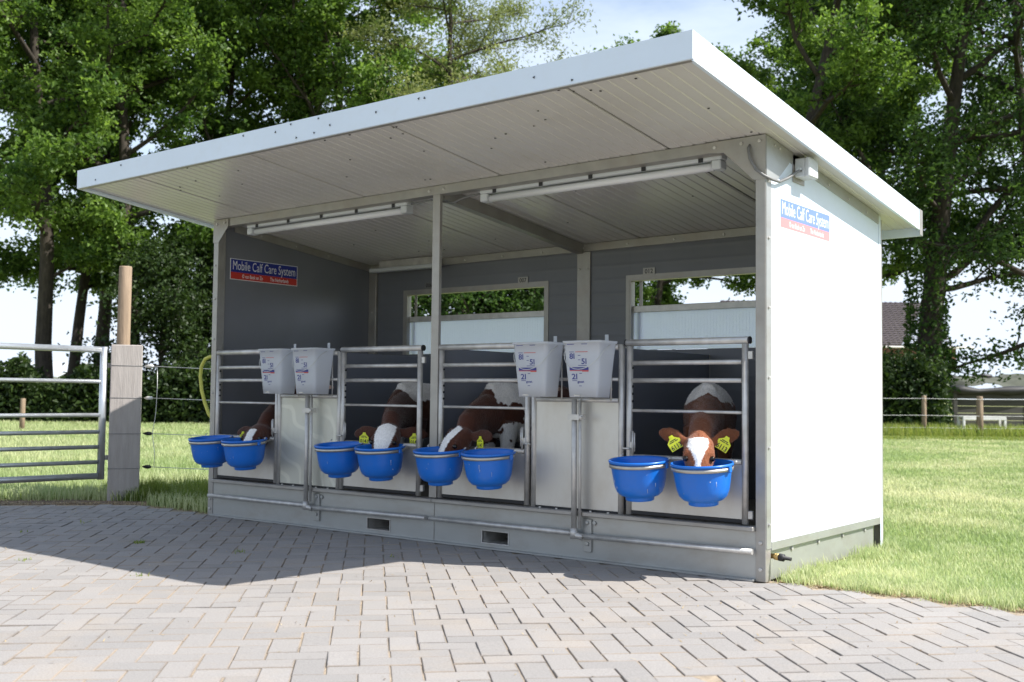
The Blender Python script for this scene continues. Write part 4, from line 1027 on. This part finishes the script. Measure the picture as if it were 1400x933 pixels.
        for k in range(len(pg)): bm.faces.new((A_[k], B_[k], B_[(k+1) % len(pg)], A_[(k+1) % len(pg)]))
        bmesh.ops.recalc_face_normals(bm, faces=bm.faces); me = bpy.data.meshes.new('ear_tag'); bm.to_mesh(me); bm.free()
        tg = hang(link('ear_tag', me, M_tag))
        tt = text('printed_number', num, .030*K, M_ink, None, tc_+ty*(-.043*K)+nrm*.0028, tx, ty, .0007, width=.050*K); tt.parent = tg
        tt.matrix_parent_inverse = Matrix.Identity(4)
        t2 = MB(); 
        for x0, x1, y_ in ((-.022, .002, -.020), (.006, .020, -.020), (-.016, .014, -.013)):
            pts = [tc_+tx*(x_*K)+ty*(yy*K)+nrm*.0026 for x_, yy in ((x0, y_), (x1, y_), (x1, y_+.004), (x0, y_+.004))]
            t2.bm.faces.new([t2.bm.verts.new(p_) for p_ in pts])
        t2 = t2.build('printed_line', M_ink); t2.parent = tg
        st = MB().tube([tc_+ty*(.004*K)-nrm*.02, tc_+ty*(.004*K)+nrm*.005], [.003, .006], 8).build('tag_stud', M_tag); st.parent = tg
    return root

REDB = (.135, .042, .015)  # coat darkened for the shade on the body; headk lightens the sunlit head
def blz(a_, b_): return lambda t: (a_*min(1, max(0, (t+.02)/.06)) if t < .28 else a_+(b_-a_)*min(1, (t-.28)/.32)) if t > -.02 else 0
sad = lambda lo, hi, zz: (lambda t, sd_, z_, n1: (lo < t < hi and z_ > zz+.10*abs(t-(lo+hi)/2)))
make_calf('brown calf at the left end, body mostly hidden behind the left pails', (.645, -.19), (.47, .46), (.50, 1.06), R(-76),
          dict(red=(.056, .0155, .007), hsc=1.2, body=lambda t, sd_, z_, n1: (.93 < t < 1.12 and z_ > .95) or (t > 1.0 and .5 < z_ < .66) or (.1 < t < .5 and z_ > .8), blaze=lambda t: .026 if t > .24 else 0, boff=.0, earup=.02, tagroll=.1), '0171', 3, polz=.672)
make_calf('dark brown calf with a broad white face, left of the middle post', (1.955, -.19), (1.60, .43), (1.60, 1.04), R(-64),
          dict(red=(.058, .016, .007), hsc=1.22, body=lambda t, sd_, z_, n1: (.62 < t < 1.15 and z_ > .865+.09*n1) or (t > .9 and .45 < z_ < .66) or (t < .25 and z_ < .7), blaze=blz(.052, .036), earup=.0, tagroll=-.05), '0141', 7, polz=.705)
make_calf('brown and white calf turned sideways, right of the middle post', (2.447, -.185), (2.43, .38), (2.52, 1.02), R(-104),
          dict(red=(.064, .0175, .0075), hsc=1.2, body=lambda t, sd_, z_, n1: (.58 < t < 1.14 and z_ > .855+.06*n1-.06*(t < .85)) or (.55 < t < 1.10 and z_ < .735 and sd_ < .03 and n1 > -.22) or (.74 < t < .84) or (z_ < .60), blaze=blz(.042, .030), boff=.010, earup=.08, tagroll=0.0), '6147', 11, polz=.70)
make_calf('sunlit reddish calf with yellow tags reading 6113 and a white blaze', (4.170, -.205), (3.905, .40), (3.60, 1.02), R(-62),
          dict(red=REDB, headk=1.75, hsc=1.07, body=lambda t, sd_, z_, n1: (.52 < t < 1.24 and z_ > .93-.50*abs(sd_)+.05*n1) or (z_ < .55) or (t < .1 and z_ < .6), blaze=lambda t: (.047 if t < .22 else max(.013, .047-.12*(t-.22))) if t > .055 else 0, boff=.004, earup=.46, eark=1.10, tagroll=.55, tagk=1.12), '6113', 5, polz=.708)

# ------------------------------------------------------------------ things by the shelter on the left
pst = empty('sleeper_post', (-1.525, .281, 0), R(-34), label='thick grey wooden post of bolted sleepers beside the field gate', cat='post')
hw = .125
MB().box(-hw, -.002, -hw, hw, -.03, 1.30, .006).build('timber', M_sleeper, pst); MB().box(.002, hw, -hw, hw, -.03, 1.295, .006).build('timber', M_sleeper, pst)
for z_ in (.26, .55, .85, 1.12):
    e_ = hw+.002; tube('tie_wire', M_cable, pst, [(-e_, -e_, z_), (e_, -e_, z_), (e_, e_, z_), (-e_, e_, z_), (-e_, -e_, z_)], .0022, 6)
pole = MB(); pole.tube([(-1.800, .417, -.02), (-1.800, .417, 1.0), (-1.798, .419, 1.99), (-1.798, .419, 2.0)], [.060, .058, .055, .052], 16); o = pole.build('round_pole', M_wood)
tag(o, 'bare round wooden pole rising behind the grey sleeper post', 'pole')
fg = empty('field_gate', (-1.555, .115, .0), R(-96.5), label='galvanised tubular field gate at the left edge', cat='gate')
GL = 3.6
tube('upright', M_gate, fg, [(0.03, 0, .17), (0.03, 0, 1.275)], .030, 16); tube('upright', M_gate, fg, [(GL, 0, .17), (GL, 0, 1.275)], .030, 16)
tube('upright', M_gate, fg, [(GL/2, 0, .226), (GL/2, 0, 1.225)], .018, 14)
for z_, rr in ((1.250, .026), (.985, .017), (.705, .017), (.565, .017), (.44, .017), (.315, .017)):
    if z_ > 1.2: tube('rail', M_gate, fg, [(.061, 0, z_), (GL-.031, 0, z_)], rr, 14)
    else: tube('rail', M_gate, fg, [(.06, 0, z_), (GL-.03, 0, z_)], rr, 14)
tube('rail', M_gate, fg, [(.06, 0, .2), (GL-.03, 0, .2)], .026, 14)
for z_ in (.35, 1.12): box('hinge', M_galv, fg, -.03, .0, -.015, .015, z_-.02, z_+.02, .003)
for z_ in (1.25, .985, .705, .555, .42, .29): pass
# wire fence from the post to the shelter
wf = empty('wire_fence', (-1.36, .36, 0), label='thin white electric wires between the sleeper post and the shelter', cat='fence')
ends = [(1.12, 1.09), (.85, .845), (.55, .56), (.27, .29)]
for z0, z1 in ends:
    tube('wire', M_wire, wf, [(.02, .05, z0), (.6, .18, (z0+z1)/2-.008), (1.355, .34, z1)], .0032, 6)
    MB().tube([(-.05, .02, z0), (-.01, .03, z0), (.015, .045, z0), (.03, .05, z0)], [.004, .016, .016, .008], 10).build('insulator', M_dark if z0 < .6 else M_wire, wf)
tube('spacer_wire', M_wire, wf, [(.07, .06, 1.115), (.075, .062, .95), (.065, .06, .72), (.03, .055, .55), (.06, .06, .40), (.06, .06, .27)], .003, 6)

# ------------------------------------------------------------------ far right: fence, bench, house, clamp; far left: post, barn
def rough_post(name, M, parent, loc, r, h):
    mb = MB(); x_, y_ = loc[0], loc[1]
    mb.tube([(x_, y_, -.1), (x_+.01, y_, h*.5), (x_+.004, y_+.008, h-.02), (x_+.004, y_+.008, h)], [r, r*.95, r*.92, r*.8], 10); return mb.build(name, M, parent)
ff = empty('field_fence', (0, 0, 0), label='low wooden post and wire fence across the far end of the right lawn', cat='fence')
fpts = [PX(x_, 27+.0*x_) for x_ in (1115, 1190, 1263, 1339, 1418, 1500)]
for p in fpts: rough_post('fence_post', M_wood, ff, p, .085 if abs(p.x-PX(1339, 27).x) < .1 else .06, 1.0)
for z_ in (.93, .52, .22): tube('wire', M_wire, ff, [(p.x, p.y-.09, z_-.01*(i_ % 2)) for i_, p in enumerate(fpts)], .0055, 5)
o = rough_post('fence_post', M_wood, None, PX(33, 24), .058, .72); tag(o, 'lone brown wooden fence post out in the left meadow', 'post')
bp_ = PX(1342, 28.2); bn = empty('bench', bp_, YAW+.10, label='white wooden trestle bench behind the right field fence', cat='bench')
box('seat_board', M_benchw, bn, -.58, .58, -.16, .16, .46, .50, .004); box('apron', M_benchw, bn, -.58, .58, -.165, -.161, .405, .459, 0)
for sx in (-.55, .55):
    for sy in (-.13, .13): box('leg', M_benchw, bn, sx-.03, sx+.03, sy-.03, sy+.03, 0, .4595, .003)

hs_ = empty('house', PX(1215, 52), YAW, label='house with a dark tiled roof and brown eaves behind the big tree', cat='house')
box('wall', M_hw, hs_, -6.5, 2.7, .8, 7.0, -.05, 3.3, 0)
# tiled roof slope: rows of tiles with a step each, plus wavy columns
rows_, cols_ = 22, 40; V = []; F = []
for r_ in range(rows_):
    for e_ in (0, 1):
        for c_ in range(cols_*2+1):
            xx = -7.2+10.4*c_/(cols_*2); tt = (r_+e_)/rows_; V.append((xx, 4.0*tt, 3.35+2.5*tt+(.05 if e_ == 0 else 0)+.04*(c_ % 2)))
    b0 = r_*2*(cols_*2+1)
    for c_ in range(cols_*2): F.append((b0+c_, b0+c_+1, b0+cols_*2+1+c_+1, b0+cols_*2+1+c_))
for (yy, zz) in ((8, 3.35),):
    pass
link('roof_tiles', mesh_np('roof_tiles', V, F), M_rooft, hs_, kind='stuff')
MB().hexa([(-7.2, 4.02, 5.80), (3.2, 4.02, 5.80), (3.2, 8, 3.33), (-7.2, 8, 3.33), (-7.2, 4.02, 5.86), (3.2, 4.02, 5.86), (3.2, 8, 3.4), (-7.2, 8, 3.4)]).build('rear_roof', M_rooft, hs_)
box('eaves_board', M_fasc, hs_, -7.2, 3.2, -.06, -.01, 2.78, 3.36, 0); box('soffit_board', M_fasc, hs_, -7.2, 3.2, 0, .79, 3.0, 3.04, 0)
tube('gutter', M_hw, hs_, [(-7.2, -.12, 3.37), (4.0, -.12, 3.37)], .05, 10)
tube('roof_strut', M_cable, hs_, [(3.0, .2, 3.0), (2.72, .78, 2.2)], .05, 8)
for x_ in (-4.5, -1.5, 1.2):
    w_ = box('window', M_benchw, hs_, x_-.6, x_+.6, .75, .799, 1.1, 2.3, 0); box('pane', M_black, w_, x_-.52, x_+.52, .73, .749, 1.18, 2.22, 0)

cl = empty('silage_clamp', PX(1440, 39), YAW, label='silage clamp under green and black sheets behind the right fence', cat='silage clamp')
rr = random.Random(4)
for q in range(5): box('plank', M_plank, cl, -3.6, 9, -.06, 0, -.05+.25*q, .185+.25*q, .01)
for x_ in (-3.55, -.6, 2.4, 5.4, 8.6): box('stake', M_plank, cl, x_-.07, x_+.07, -.20, -.061, -.05, 1.35, .01)
V = []; F = []; nx, ny = 60, 16
for j in range(ny):
    for i in range(nx):
        xx = -3.7+12.9*i/(nx-1); tt = j/(ny-1); yy = -.05+6*tt
        z_ = 1.36+.42*math.sin(math.pi*min(1, tt*3+.1)*.5)+.07*math.sin(xx*1.3+tt*5)+.05*math.sin(xx*3.1+2)+rr.uniform(-.05, .05)
        if i < 3: z_ -= (3-i)*.25
        V.append((xx, yy, z_))
for j in range(ny-1):
    for i in range(nx-1): a_ = j*nx+i; F.append((a_, a_+1, a_+nx+1, a_+nx))
link('cover_sheet', mesh_np('cover_sheet', V, F, None, True), M_tarp, cl)
mb = MB()
mb.tube([(-3.8+.55*k, -.12+rr.uniform(-.03, .03), 1.24+rr.uniform(-.05, .05)) for k in range(24)], [.13+.05*math.sin(k*1.9) for k in range(24)], 8); mb.build('black_sheet_edge', M_dark, cl)
for q in range(5): MB().lathe([(.18, -.1), (.32, -.1), (.36, 0), (.32, .1), (.18, .1), (.18, -.1)], 16, (rr.uniform(-3.2, 8), rr.uniform(1.6, 3.4), 1.76)).build('tyre', M_dark, cl)
MB().lathe([(.18, -.1), (.32, -.1), (.36, 0), (.32, .1), (.18, .1), (.18, -.1)], 16, (-2.9, 2.2, 1.72)).build('tyre', M_dark, cl)
br = empty('barn', PX(-60, 95), YAW, label='pale low barn roof far off at the left edge', cat='barn')
box('wall', M_hw, br, -14, 8.5, 0, 12, -.05, 2.0, 0)
MB().hexa([(-14.5, -.5, 2.0), (9, -.5, 2.0), (9, 6, 3.4), (-14.5, 6, 3.4), (-14.5, -.5, 2.1), (9, -.5, 2.1), (9, 6, 3.5), (-14.5, 6, 3.5)]).build('roof', M_barn, br)
MB().hexa([(-14.5, 6.01, 3.4), (9, 6.01, 3.4), (9, 12.5, 2.0), (-14.5, 12.5, 2.0), (-14.5, 6.01, 3.5), (9, 6.01, 3.5), (9, 12.5, 2.1), (-14.5, 12.5, 2.1)]).build('roof', M_barn, br)

# ------------------------------------------------------------------ trees
def tubes_np(paths, seg):
    """paths: list of (pts (n,3), radii (n)); returns V,F"""
    VV = []; FF = []; off = 0
    ang = np.linspace(0, 2*np.pi, seg, endpoint=False)
    for pts, rad in paths:
        n_ = len(pts); t = np.gradient(pts, axis=0); t /= np.linalg.norm(t, axis=1)[:, None]+1e-9
        ref = np.where(np.abs(t[:, 2:3]) < .9, np.array([[0, 0, 1.]]), np.array([[1., 0, 0]]))
        u_ = np.cross(t, ref[0] if n_ < 1 else ref); u_ /= np.linalg.norm(u_, axis=1)[:, None]+1e-9
        w_ = np.cross(u_, t)
        ring = pts[:, None, :]+(u_[:, None, :]*np.cos(ang)[None, :, None]+w_[:, None, :]*np.sin(ang)[None, :, None])*np.asarray(rad)[:, None, None]
        VV.append(ring.reshape(-1, 3))
        i = np.arange(n_-1)[:, None]*seg+np.arange(seg)[None, :]; j = np.arange(n_-1)[:, None]*seg+(np.arange(seg)[None, :]+1) % seg
        FF.append(np.stack([i, j, j+seg, i+seg], 2).reshape(-1, 4)+off); off += n_*seg
    return np.concatenate(VV), np.concatenate(FF)

def leaves_np(C, ln, wd, rng, upb=.5):
    n_ = len(C); nr = rng.normal(0, 1, (n_, 3)); nr[:, 2] += upb*1.6; nr /= np.linalg.norm(nr, axis=1)[:, None]
    d = rng.normal(0, 1, (n_, 3)); d -= nr*np.sum(d*nr, 1)[:, None]; d /= np.linalg.norm(d, axis=1)[:, None]+1e-9
    s_ = np.cross(nr, d); k = (.65+.7*rng.random(n_))[:, None]
    droop = nr*(-.18*ln*k)
    V = np.stack([C-d*ln*k*.5+droop*.5, C+s_*wd*k*.5+nr*.02*k, C+d*ln*k*.5+droop, C-s_*wd*k*.5+nr*.02*k], 1).reshape(-1, 3)
    i = np.arange(n_)*4
    return V, np.stack([i, i+1, i+2, i+3], 1)

def bend(p0, d0, L, n_, rng, wig, lift):
    pts = [np.array(p0, float)]; d = np.array(d0, float); d /= np.linalg.norm(d)
    for _ in range(n_):
        d = d+rng.normal(0, wig, 3)+np.array([0, 0, lift]); d /= np.linalg.norm(d); pts.append(pts[-1]+d*L/n_)
    return np.array(pts)

def tree_data(seed, height, r, base, spread, nleaf, ln, wd, wig=.10, nlimb=18, lift=.04, limbs=None, fork=None, clump=.34, pitch=(.15, .75), tilt=(0, 0), upb=.5, dense=1.0):
    rng = np.random.default_rng(seed)
    tr = bend((0, 0, -.2), (tilt[0], tilt[1], 1), height*.93, 14, rng, .035, .02)
    tt = np.linspace(0, 1, 15); rad = r*(1.12-.95*tt**.9); rad[0] *= 1.45; rad[1] *= 1.05; rad = np.maximum(rad, .025)
    big = [(tr, rad)]; small = []; clumps = []
    specs = []
    for q in range(nlimb):
        hfrac = base+(.97-base)*((q+.3)/nlimb)
        prof = math.sin(math.pi*min(1, (.18+(hfrac-base)/(1-base)*.80)))**.7
        az = q*2.399+rng.normal(0, .35); pt = pitch[0]+(pitch[1]-pitch[0])*(hfrac-base)/(1-base)+rng.normal(0, .12)
        specs.append((hfrac, az, pt, spread*prof*(.75+.4*rng.random())))
    if limbs: specs += limbs
    for hfrac, az, pt, Ln in specs:
        i_ = hfrac*14; a_ = int(i_); b_ = min(a_+1, 14); p0 = tr[a_]+(tr[b_]-tr[a_])*(i_-a_)
        r0 = max(.02, min(rad[a_]*.6, .012+Ln*.017))
        lp = bend(p0, (math.cos(az)*math.cos(pt), math.sin(az)*math.cos(pt), math.sin(pt)), Ln, 8, rng, wig, lift)
        (big if r0 > .05 else small).append((lp, r0*np.linspace(1, .22, 9)))
        clumps += [lp[k] for k in (6, 7, 8)]
        for k in range(2, 9):
            for _ in range(2):
                sub = bend(lp[k], np.concatenate([rng.normal(0, 1, 2), [rng.normal(.15, .45)]])+(lp[k]-lp[k-1])/np.linalg.norm(lp[k]-lp[k-1])*.7, Ln*(.16+.22*rng.random()), 4, rng, wig*1.5, lift*.6)
                small.append((sub, r0*.34*np.linspace(1, .25, 5)*(1-.06*k)+.004)); clumps += [sub[2], sub[3], sub[4]]
    clumps = np.array(clumps)
    n_ = nleaf; wgt = .25+rng.random(len(clumps))**1.5; wgt /= wgt.sum()
    idx = rng.choice(len(clumps), n_, p=wgt); crad = (.7+.8*rng.random(len(clumps)))[idx][:, None]; g = rng.normal(0, clump, (n_, 3))*crad; g[:, 2] *= .65
    C = clumps[idx]+g
    LV, LF = leaves_np(C, ln, wd, rng, upb)
    crv = np.clip(rng.random(len(clumps))[idx]**1.3*.72+rng.random(n_)*.28, 0, 1)
    return big, small, LV, LF, crv

def make_tree(name, pos, rz, data, leafM, label, cat='tree', group=None, sc=1.0, barkM=None):
    root = empty(name, (pos[0], pos[1], -.02), rz, label=label, cat=cat, group=group); root.scale = (sc, sc, sc)
    if 'me' not in data:
        big, small, LV, LF, crv = data['d']
        V, F = tubes_np(big, 10); data['trunk'] = mesh_np('trunk', V, F, None, True); data['trunk'].materials.append(barkM or M_bark)
        V, F = tubes_np(small, 5); data['limbs'] = mesh_np('limbs', V, F, None, True); data['limbs'].materials.append(barkM or M_bark)
        data['crown'] = mesh_np('crown', LV, LF, crv); data['crown'].materials.append(leafM); data['me'] = 1
    link('trunk', data['trunk'], None, root); lb = link('limbs', data['limbs'], None, root, kind='stuff'); link('crown', data['crown'], None, root, kind='stuff')
    return root

oakA = dict(d=tree_data(101, 19, .25, .24, 5.2, 50000, .155, .100, nlimb=20, clump=.20))
oakB = dict(d=tree_data(202, 17, .19, .27, 4.4, 44000, .155, .100, nlimb=18, wig=.13, clump=.20))
oakC = dict(d=tree_data(303, 20, .26, .33, 5.0, 42000, .155, .100, nlimb=16, wig=.13, clump=.20))
oakR = dict(d=tree_data(404, 19, .37, .30, 5.6, 42000, .15, .095, nlimb=18, wig=.15, clump=.24, limbs=[(.26, .75, .30, 6.5), (.28, .45, .55, 7.5), (.30, 3.9, .6, 6), (.25, .6, .05, 5.5)]))
oakE = dict(d=tree_data(818, 18, .26, .17, 5.6, 34000, .15, .095, nlimb=24, wig=.13, lift=-.005, pitch=(-.12, .75), clump=.26))
larch = dict(d=tree_data(505, 17, .22, .10, 5.4, 60000, .15, .042, nlimb=34, wig=.06, lift=-.012, pitch=(.0, .55), clump=.24, upb=.2))
shrubA = dict(d=tree_data(606, 6.0, .12, .06, 2.3, 15000, .13, .085, nlimb=18, pitch=(.1, .9), clump=.32))
shrubC = dict(d=tree_data(616, 5.4, .10, .05, 2.1, 13000, .13, .085, nlimb=16, pitch=(.1, .9), clump=.30, wig=.2))
shrubB = dict(d=tree_data(707, 2.2, .07, .03, 1.2, 7500, .12, .075, nlimb=14, pitch=(.1, .9), clump=.26))

GT = 'trees standing in the row behind the shelter'
T = [  # bearing, distance, rotation, data, leaf, name, label
    (66, 33, 0.3, oakA, M_leaf, 'oak_tree', 'tree with the thick trunk seen above the field gate, furthest left'),
    (96, 36, 2.0, oakB, M_leaf, 'oak_tree', 'tree with a thinner trunk just right of the leftmost tree'),
    (136, 39, 4.1, oakC, M_leaf, 'oak_tree', 'tree with a bending trunk left of the round wooden pole'),
    (186, 33, 5.0, oakA, M_leaf, 'oak_tree', 'tree whose trunk rises directly behind the round wooden pole'),
    (262, 37, 1.1, oakB, M_leaf, 'oak_tree', 'tree just left of the shelter end post'),
    (362, 36, 3.0, oakC, M_leaf, 'oak_tree', 'tree rising behind the left part of the roof with bare limbs'),
    (470, 38, .5, oakA, M_leaf, 'oak_tree', 'tree behind the roof between the bare-limbed tree and the pale feathery tree'),
    (-70, 34, 2.4, oakC, M_leaf, 'oak_tree', 'tree just outside the left edge, branches reaching in'),
    (600, 37, .9, larch, M_leafl, 'larch_tree', 'pale feathery conifer behind the middle of the roof'),
    (888, 44, 1.9, oakB, M_leaf, 'oak_tree', 'distant tree whose top shows over the roof beside the sky gap'),
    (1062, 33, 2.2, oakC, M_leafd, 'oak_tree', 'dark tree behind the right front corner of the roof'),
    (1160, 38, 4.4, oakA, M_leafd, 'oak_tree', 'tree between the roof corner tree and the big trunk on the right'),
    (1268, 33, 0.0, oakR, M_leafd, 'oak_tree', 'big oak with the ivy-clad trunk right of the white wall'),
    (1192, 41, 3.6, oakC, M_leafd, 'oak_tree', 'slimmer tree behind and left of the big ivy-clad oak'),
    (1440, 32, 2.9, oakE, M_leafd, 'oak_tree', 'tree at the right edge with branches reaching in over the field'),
]
for px, d, rz, dat, lm, nm, lab in T:
    make_tree(nm, PX(px, d), rz, dat, lm, lab, group=GT if nm == 'oak_tree' else None)
SH = [(222, 32, .4, shrubC, 'tall dark bush left of the shelter end post, behind the wires'), (280, 33, 2, shrubC, 'tall dark bush right behind the shelter end post'), 
      (560, 33, 3, shrubA, 'bush seen through the left part of the left rear window'), (650, 33, 4.5, shrubA, 'bush seen through the middle of the left rear window'), (735, 34, 1.3, shrubA, 'bush seen through the right part of the left rear window'),
      (1222, 31, 5, shrubB, 'dark bush at the foot of the big oak, left side')]
for px, d, rz, dat, lab in SH:
    make_tree('bush', PX(px, d), rz, dat, M_hedge if dat is shrubC or dat is shrubB else M_leafd, lab, cat='bush', group='bushes under the tree row')
# ivy on the big oak
rng = np.random.default_rng(88); n_ = 3500; p = PX(1268, 33); az = rng.random(n_)*6.283; z_ = rng.random(n_)**1.3*6.5
C = np.stack([p.x+np.cos(az)*(.62-.02*z_+rng.normal(0, .07, n_)), p.y+np.sin(az)*(.62-.02*z_+rng.normal(0, .07, n_)), z_], 1)
V, F = leaves_np(C, .13, .11, rng, .2)
tag(link('ivy', mesh_np('ivy', V, F, rng.random(n_)), M_leafd), 'dark ivy climbing the big oak trunk', 'ivy', kind='stuff')
# hedges
def hedge(pxa, pxb, d, h, dep, n_, label, seed):
    rng = np.random.default_rng(seed); k = (pxa+(pxb-pxa)*rng.random(n_)); dd = d+dep*rng.random(n_)
    hh = h*(.45+.55*hnoise(k*.035, dd*.7, seed)+.35*hnoise(k*.13, dd*1.5, seed+3)); z_ = hh*rng.random(n_)**.75
    kk = (k-700)/1500
    C = np.stack([6.7742+dd*(-.6134+.7897*kk), -5.0736+dd*(.7897+.6134*kk), z_], 1)+rng.normal(0, .06, (n_, 3))
    C[:, 2] = np.maximum(C[:, 2], .03)
    V, F = leaves_np(C, .17, .11, rng, .4)
    o_ = link('hedge', mesh_np('hedge', V, F, rng.random(n_)), M_hedge); tag(o_, label, 'hedge')
    # woody core so the hedge is not see-through
    return o_
hedge(-120, 330, 30.0, 1.55, 1.8, 24000, 'long dark hedge along the far side of the left meadow', 1)
hedge(1120, 1292, 29.5, 1.75, 1.6, 12000, 'dark hedge below the big oak behind the right fence', 2)
hedge(330, 1120, 31.0, 2.0, 1.5, 22000, 'hedge hidden behind the shelter seen only through its windows', 3)
